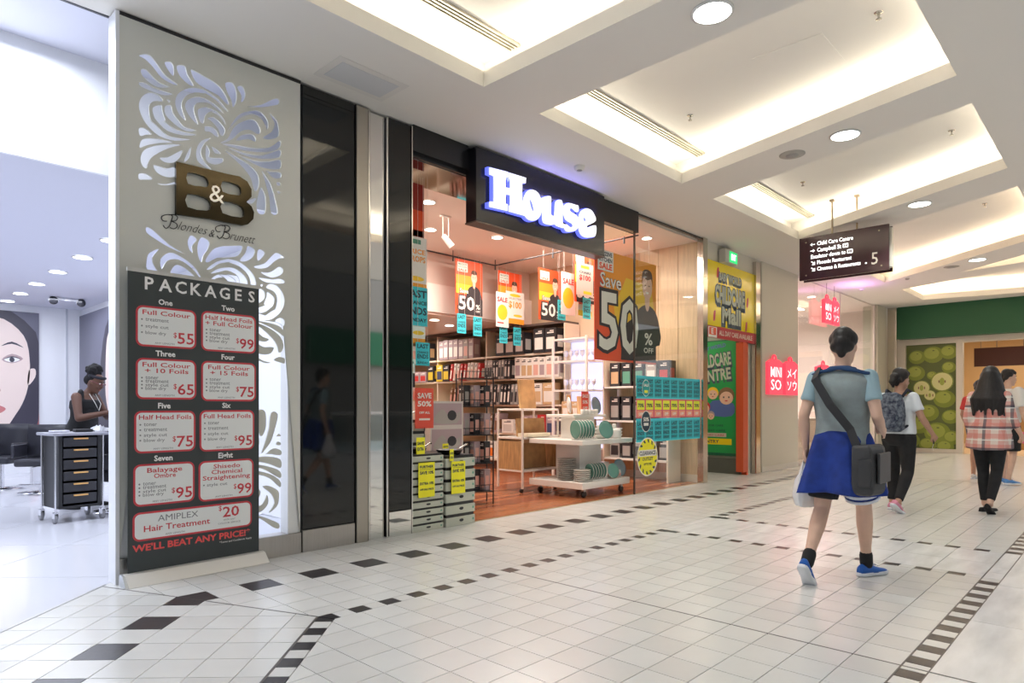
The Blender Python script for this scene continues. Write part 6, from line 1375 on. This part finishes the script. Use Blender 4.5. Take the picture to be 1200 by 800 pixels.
g.tube([(-.15, -.02, 1.475), (-.10, .10, 1.42), (.06, .145, 1.20), (.17, .10, .93)], .012, 6)
g.build('bag_strap', M('strap black', (.02, .02, .022), .6), t)
shb = M('shoe blue', (.01, .11, .46), .5); shs = M('sole white', (.72, .74, .78), .5)
for key, pt in (('L', -.75), ('R', 0)):
    hp, kn, an = [Vector(v) for v in J['leg'+key]]; shoe(t, an, J['toe'+key], shb, shs, pt, 'running_shoe')
    g = MB(); g.limb([an+(kn-an)*.16, an], [.043, .042], 12); g.build('sock', blk, t)
bagw = thing('plastic_bag', 'crumpled white plastic bag in the left hand of the man in grey', 'bag', (4.90, 1.745, .62)); g = MB()
g.loft([[((r+.02*math.sin(4*a+k))*math.cos(a), (r*.7+.015*math.sin(3*a+k))*math.sin(a), z) for a in [2*PI*i/18 for i in range(18)]] for k, (z, r) in enumerate(((-.14, .02), (-.13, .08), (-.05, .11), (.05, .085), (.12, .045), (.20, .02)))]); g.build('bag', M('plastic white', (.8, .8, .82), .35), bagw)
# --- woman with the backpack
t = person('woman with navy patterned backpack, white tee and black trousers, phone in hand', 8.62, 2.02, -.15)
J = dict(hipz=.86, chestz=1.18, neckz=1.37, hw=.165, ww=.145, cw=.155, sw=.185, dep=.11, head=(.0, .05, 1.51), yaw=-.25, pitch=-.1, lean=.04,
    armL=((-.155, -.01, 1.315), (-.21, -.03, 1.08), (-.18, .16, .98)), armR=((.155, -.01, 1.315), (.245, -.02, 1.09), (.30, .14, .90)), curlR=1.1, palmR=(-1, .3, 0),
    legL=((-.085, 0, .84), (-.10, .12, .46), (-.10, .06, .088)), legR=((.085, 0, .84), (.09, .02, .46), (.09, -.25, .13)), toeL=(-.1, 1), toeR=(.2, 1))
P_, R_ = body(t, tan_s, J, .95); face_parts(P_, t); hair_short(t, P_, hairD, 1.02)
g = MB(); g.ell(P_(0, -.11, .03), (.05, .05, .05)); g.limb([P_(0, -.12, .03), P_(.0, -.14, -.03), P_(0, -.12, -.08)], [.04, .035, .015]); g.build('ponytail', hairD, t)
cloth('tee_shirt', t, M('white tee', (.74, .78, .82), .85), lambda g: (rings_mesh(g, R_, k=1.05, kk=.014, zmin=.84, zmax=1.355), [sleeve(g, J, k, .70, .012) for k in 'LR']))
cloth('trousers', t, blk, lambda g: (rings_mesh(g, R_, k=1.02, kk=.010, zmin=.75, zmax=.98), legs(g, J, 1.93, .012)))
nav = M('backpack navy', (.015, .022, .05), .8, kind='n', scale=28, amt=.1, col2=(.18, .21, .25))
g = MB(); g.loft([[(hx*math.copysign(abs(math.cos(a))**.6, math.cos(a)), -.20+hy*math.copysign(abs(math.sin(a))**.6, math.sin(a)), z) for a in [2*PI*i/20 for i in range(20)]] for z, hx, hy in ((.92, .09, .05), (.95, .13, .08), (1.1, .14, .095), (1.25, .13, .08), (1.34, .10, .06), (1.37, .05, .03))]); bp_ = g.build('backpack', nav, t)
g = MB(); g.box(-.09, -.31, .97, .09, -.28, 1.12); bevel(g.build('backpack_pocket', nav, bp_), .02, 3)
g = MB(); [g.tube([(s_*.09, -.13, 1.32), (s_*.11, -.05, 1.40), (s_*.115, .07, 1.37), (s_*.125, .12, 1.22), (s_*.14, .02, 1.02), (s_*.11, -.13, .97)], .016, 7) for s_ in (-1, 1)]; g.build('backpack_strap', M('strap navy', (.012, .015, .03), .7), t)
for key, pt in (('L', 0), ('R', -.6)): shoe(t, J['leg'+key][2], J['toe'+key], M('shoe pink', (.75, .30, .42), .5), shs, pt, 'sneaker')
Rz = Matrix.Rotation(-.15-PI/2, 3, 'Z'); q = Rz @ V3(.29, .20, .84)
ph = thing('phone', 'dark phone held by the woman with the backpack', 'phone', (8.62+q.x, 2.02+q.y, q.z), .3); g = MB(); g.box(-.035, -.005, -.06, .035, .005, .07); bevel(g.build('case', tk, ph), .003, 2); g = MB(); g.tube([(0, 0, -.06), (.01, .01, -.10), (0, .0, -.14)], .003, 5); g.build('wrist_cord', white_p, ph)
# --- woman in the plaid shirt
t = person('woman with long dark hair, pink plaid shirt and black leggings', 9.22, 1.24, -.10)
J = dict(hipz=.87, chestz=1.19, neckz=1.38, hw=.17, ww=.15, cw=.16, sw=.185, dep=.115, head=(0, .05, 1.525), yaw=.1, pitch=-.05, lean=.03,
    armL=((-.155, -.01, 1.325), (-.205, -.03, 1.08), (-.20, .08, .86)), armR=((.155, -.01, 1.325), (.215, -.03, 1.08), (.26, .12, .90)), curlR=1.1,
    legL=((-.085, 0, .85), (-.075, .06, .46), (-.05, .02, .085)), legR=((.085, 0, .85), (.07, .0, .47), (.05, -.20, .12)), toeL=(.35, 1), toeR=(.1, 1))
P_, R_ = body(t, pale, J, .95); face_parts(P_, t)
pl = bpy.data.materials.new('plaid'); pl.use_nodes = True; nt = pl.node_tree; b = nt.nodes['Principled BSDF']; b.inputs['Roughness'].default_value = .85
tc = nt.nodes.new('ShaderNodeTexCoord'); prev = None
def band(axis, freq, phase, lo):
    sx_ = nt.nodes.new('ShaderNodeSeparateXYZ'); nt.links.new(tc.outputs['Object'], sx_.inputs[0])
    m1 = nt.nodes.new('ShaderNodeMath'); m1.operation = 'MULTIPLY_ADD'; m1.inputs[1].default_value = freq; m1.inputs[2].default_value = phase; nt.links.new(sx_.outputs[axis], m1.inputs[0])
    m2 = nt.nodes.new('ShaderNodeMath'); m2.operation = 'SINE'; nt.links.new(m1.outputs[0], m2.inputs[0]); m3 = nt.nodes.new('ShaderNodeMath'); m3.operation = 'GREATER_THAN'; m3.inputs[1].default_value = lo; nt.links.new(m2.outputs[0], m3.inputs[0]); return m3.outputs[0]
col = None
def layer(prev, fac, c_, amt):
    mx = nt.nodes.new('ShaderNodeMix'); mx.data_type = 'RGBA'; m = nt.nodes.new('ShaderNodeMath'); m.operation = 'MULTIPLY'; m.inputs[1].default_value = amt; nt.links.new(fac, m.inputs[0]); nt.links.new(m.outputs[0], mx.inputs[0])
    if prev is None: mx.inputs[6].default_value = (.80, .68, .60, 1)
    else: nt.links.new(prev, mx.inputs[6])
    mx.inputs[7].default_value = (*c_, 1); return mx.outputs[2]
for ax, fr_, ph_, lo, c_, am in ((2, 52, 0, .2, (.70, .20, .16), .55), (0, 52, .5, .2, (.70, .20, .16), .55), (1, 52, .5, .4, (.70, .20, .16), .4), (2, 26, 1.5, .93, (.06, .06, .09), .75), (0, 26, 2., .93, (.06, .06, .09), .75), (2, 52, 2.4, .96, (.9, .9, .85), .8)): col = layer(col, band(ax, fr_, ph_, lo), c_, am)
nt.links.new(col, b.inputs['Base Color'])
def shirt(g):
    n = 24; rs = []
    for z, hx, hy, yy in [r for r in R_ if 1.0 < r[0] < 1.37]: rs.append([((hx*1.05+.016)*math.cos(a), yy+(hy*1.05+.016)*math.sin(a), z) for a in [2*PI*i/n for i in range(n)]])
    low = [[((hx+.008*math.sin(6*a))*math.cos(a), -.01+(hy+.008*math.sin(6*a))*math.sin(a), z-.03*abs(math.sin(a))) for a in [2*PI*i/n for i in range(n)]] for z, hx, hy in ((.74, .225, .175), (.80, .222, .172), (.90, .208, .158), (.99, .192, .142))]
    g.loft(low+rs)
cloth('plaid_shirt', t, pl, lambda g: (shirt(g), [sleeve(g, J, k, 1.55, .013) for k in 'LR']))
cloth('leggings', t, blk, lambda g: (rings_mesh(g, R_, k=1.01, kk=.008, zmin=.76, zmax=.98), legs(g, J, 1.90, .007)))
g = MB(); rh = random.Random(5)
for x, y, z, r in ((0, -.02, .07, .085), (0, -.05, .03, .088), (.04, -.02, .03, .065), (-.04, -.02, .03, .065)): g.ell(P_(x, y, z), (r, r, r))
for k in range(22):
    a = PI+PI*k/21; x, y = .075*math.cos(a), -.02+.085*math.sin(a); w1 = rh.uniform(1.5, 2.3); L_ = rh.uniform(.33, .43)
    g.limb([P_(x*.7, y, .06), P_(x*1.15, y-.01, -.03), P_(x*1.45, y*1.1-.02, -.13), P_(x*w1, y-.06, -.24), P_(x*w1*.95, y-.05, -L_)], [.03, .034, .034, .03, .012], 7)
rem(g.build('long_hair', hairD, t), .010)
for key, pt in (('L', 0), ('R', -.55)): shoe(t, J['leg'+key][2], J['toe'+key], blk, blk, pt, 'flat_shoe', low=True)
Rz = Matrix.Rotation(-.10-PI/2, 3, 'Z'); q = Rz @ V3(.27, .19, .85)
ph = thing('phone', 'pink phone held by the woman in plaid', 'phone', (9.22+q.x, 1.24+q.y, q.z), .2); g = MB(); g.box(-.035, -.005, -.06, .035, .005, .07); bevel(g.build('case', M('case pink', (.85, .12, .35), .4), ph), .003, 2)
# --- man in the white shirt and the person hidden beyond
t = person('man in loose white shirt, black shorts and blue trainers at the right edge', 12.72, 1.50, -.55)
J = dict(hipz=.93, chestz=1.29, neckz=1.50, hw=.17, ww=.165, cw=.18, sw=.21, dep=.125, head=(0, .05, 1.65), yaw=-.5, pitch=-.08, lean=.02,
    armL=((-.20, -.01, 1.44), (-.27, -.03, 1.16), (-.25, .10, .92)), armR=((.20, -.01, 1.44), (.27, -.03, 1.16), (.25, .10, .92)),
    legL=((-.09, 0, .90), (-.11, .10, .50), (-.12, .10, .088)), legR=((.09, 0, .90), (.11, .0, .50), (.13, -.12, .10)), toeL=(0, 1), toeR=(.2, 1))
P_, R_ = body(t, pale, J); face_parts(P_, t); hair_short(t, P_, hairD)
cloth('white_shirt', t, M('white cotton', (.80, .78, .74), .85), lambda g: (rings_mesh(g, R_, k=1.10, kk=.02, zmin=.90, zmax=1.485), [sleeve(g, J, k, .85, .028) for k in 'LR']), .014)
cloth('shorts', t, blk, lambda g: (rings_mesh(g, R_, k=1.04, kk=.012, zmin=.82, zmax=1.0), legs(g, J, .95, .025, 1, .02)), .014)
for key in 'LR': shoe(t, J['leg'+key][2], J['toe'+key], M('trainer blue', (.10, .28, .62), .5), shs, 0, 'trainer')
t = person('person in red top mostly hidden behind the woman in plaid', 13.25, 1.92, -.1)
J = dict(hipz=.86, chestz=1.18, neckz=1.37, hw=.16, ww=.145, cw=.16, sw=.185, dep=.11, head=(.0, .05, 1.51), armL=((-.175, -.01, 1.32), (-.23, -.03, 1.08), (-.2, .1, .88)), armR=((.175, -.01, 1.32), (.24, -.02, 1.09), (.2, .1, .88)),
    legL=((-.085, 0, .84), (-.10, .10, .46), (-.10, .06, .088)), legR=((.085, 0, .84), (.09, .0, .46), (.09, -.08, .10)), toeL=(-.1, 1), toeR=(.2, 1))
P_, R_ = body(t, tan_s, J); face_parts(P_, t); hair_short(t, P_, hairD)
cloth('red_top', t, M('red cotton', (.60, .05, .05), .85), lambda g: (rings_mesh(g, R_, k=1.05, kk=.014, zmin=.84, zmax=1.355), [sleeve(g, J, k, .7, .02) for k in 'LR']), .014)
cloth('shorts', t, M('denim shorts', (.06, .09, .16), .8), lambda g: (rings_mesh(g, R_, k=1.02, kk=.012, zmin=.76, zmax=.98), legs(g, J, .5, .02)), .014)
for key in 'LR': shoe(t, J['leg'+key][2], J['toe'+key], M('trainer white', (.72, .70, .68), .5), shs, 0, 'trainer')
# --- hairdresser
t = person('hairdresser in a sleeveless black dress with curly black hair, leaning over her client', 2.13, 9.20, -.80)
J = dict(hipz=.88, chestz=1.19, neckz=1.38, hw=.185, ww=.155, cw=.165, sw=.185, dep=.125, head=(.0, .155, 1.495), yaw=.05, pitch=-.42, lean=.14,
    armL=((-.185, .05, 1.32), (-.24, .16, 1.08), (-.10, .42, 1.17)), armR=((.19, .06, 1.32), (.27, .14, 1.07), (.12, .40, 1.14)), palmL=(0, 0, -1), palmR=(0, 0, -1), curlL=.9, curlR=.9,
    legL=((-.09, 0, .85), (-.11, .05, .46), (-.13, .04, .088)), legR=((.09, 0, .85), (.12, .0, .46), (.16, -.08, .088)), toeL=(-.2, 1), toeR=(.3, 1))
P_, R_ = body(t, brown_s, J, 1.0, 1.12); face_parts(P_, t)
cloth('dress', t, blk, lambda g: (rings_mesh(g, R_, k=1.05, kk=.012, zmin=.80, zmax=1.315), g.loft([[(hx*math.cos(a), y+hy*math.sin(a), z) for a in [2*PI*i/22 for i in range(22)]] for z, hx, hy, y in ((.62, .235, .19, -.01), (.75, .235, .19, -.01), (.88, .21, .165, 0), (1.0, .18, .145, .015))]), [g.limb([(s_*.135, .06, 1.27), (s_*.125, .07, 1.375), (s_*.10, .055, 1.395)], [.055, .035, .025]) for s_ in (-1, 1)]))
cloth('leggings', t, blk, lambda g: legs(g, J, 1.93, .010))
g = MB(); rh = random.Random(9)
for x, y, z, r in ((0, -.03, .05, .085), (0, -.06, .01, .07)): g.ell(P_(x, y, z), (r, r, r))
for k in range(46):
    a = rh.uniform(0, 2*PI); b_ = rh.uniform(-.6, 1.2); r = .075; g.ell(P_(r*math.cos(b_)*math.cos(a), -.065+r*math.cos(b_)*math.sin(a), .135+r*.85*math.sin(b_)), (.026, .026, .024), 8, 6)
g.ell(P_(0, -.065, .13), (.08, .08, .075)); rem(g.build('hair', M('hair afro', (.012, .010, .012), .9, kind='n', scale=50, amt=.4, bump=.8), t), .008)
g = MB(); g.tube([P_(.079*math.cos(a), -.01+.094*math.sin(a), .075+.015*math.sin(a)) for a in [PI*i/12 for i in range(-2, 15)]], .017, 8); g.build('headband', M('headband', (.02, .02, .03), .7), t)
g = MB()
for q in (-1, 1):
    g.tube([P_(.033*q+.022*math.cos(a), .10, .014+.015*math.sin(a)) for a in [2*PI*i/14 for i in range(15)]], .0028, 5); g.tube([P_(.055*q, .10, .018), P_(.078*q, .05, .02), P_(.08*q, -.01, .015)], .0028, 5)
g.tube([P_(-.011, .101, .018), P_(.011, .101, .018)], .0028, 5); g.build('glasses', M('glasses frame', (.25, .05, .08), .3), t)
g = MB(); g.tube([(-.06, .13, 1.36), (-.05, .20, 1.24), (.02, .22, 1.16), (.07, .2, 1.26), (.06, .13, 1.36)], .004, 5); g.build('necklace', white_p, t)
for key in 'LR': shoe(t, J['leg'+key][2], J['toe'+key], blk, blk, 0, 'black_shoe')
# --- client in the chair
t = person('seated client wrapped in a dark cape, partly behind the white post', 2.37, 8.52, -1.9+PI/2)
J = dict(hipz=.58, chestz=.88, neckz=1.07, hw=.165, ww=.15, cw=.16, sw=.18, dep=.12, head=(0, .03, 1.21), yaw=.1, pitch=-.1,
    armL=((-.18, 0, 1.01), (-.24, .08, .78), (-.18, .30, .72)), armR=((.18, 0, 1.01), (.24, .08, .78), (.18, .30, .72)),
    legL=((-.09, .02, .56), (-.10, .42, .54), (-.10, .48, .16)), legR=((.09, .02, .56), (.10, .42, .54), (.10, .48, .16)), toeL=(0, 1), toeR=(0, 1))
P_, R_ = body(t, pale, J); face_parts(P_, t); hair_short(t, P_, M('hair brown', (.08, .04, .02), .5))
def cape(g):
    n = 26; g.loft([[((hx+.012*math.sin(7*a+z*9))*math.cos(a), y+(hy+.012*math.sin(7*a+z*9))*math.sin(a), z) for a in [2*PI*i/n for i in range(n)]] for z, hx, hy, y in ((.36, .33, .40, .17), (.50, .34, .42, .17), (.66, .32, .38, .14), (.80, .30, .27, .08), (.92, .27, .20, .03), (1.02, .22, .14, .01), (1.07, .09, .09, 0))])
cloth('cape', t, M('cape', (.035, .035, .05), .5), cape, .014)
cloth('trousers', t, blk, lambda g: legs(g, J, 1.9, .014), .012)
for key in 'LR': shoe(t, J['leg'+key][2], J['toe'+key], blk, blk, 0, 'black_shoe')
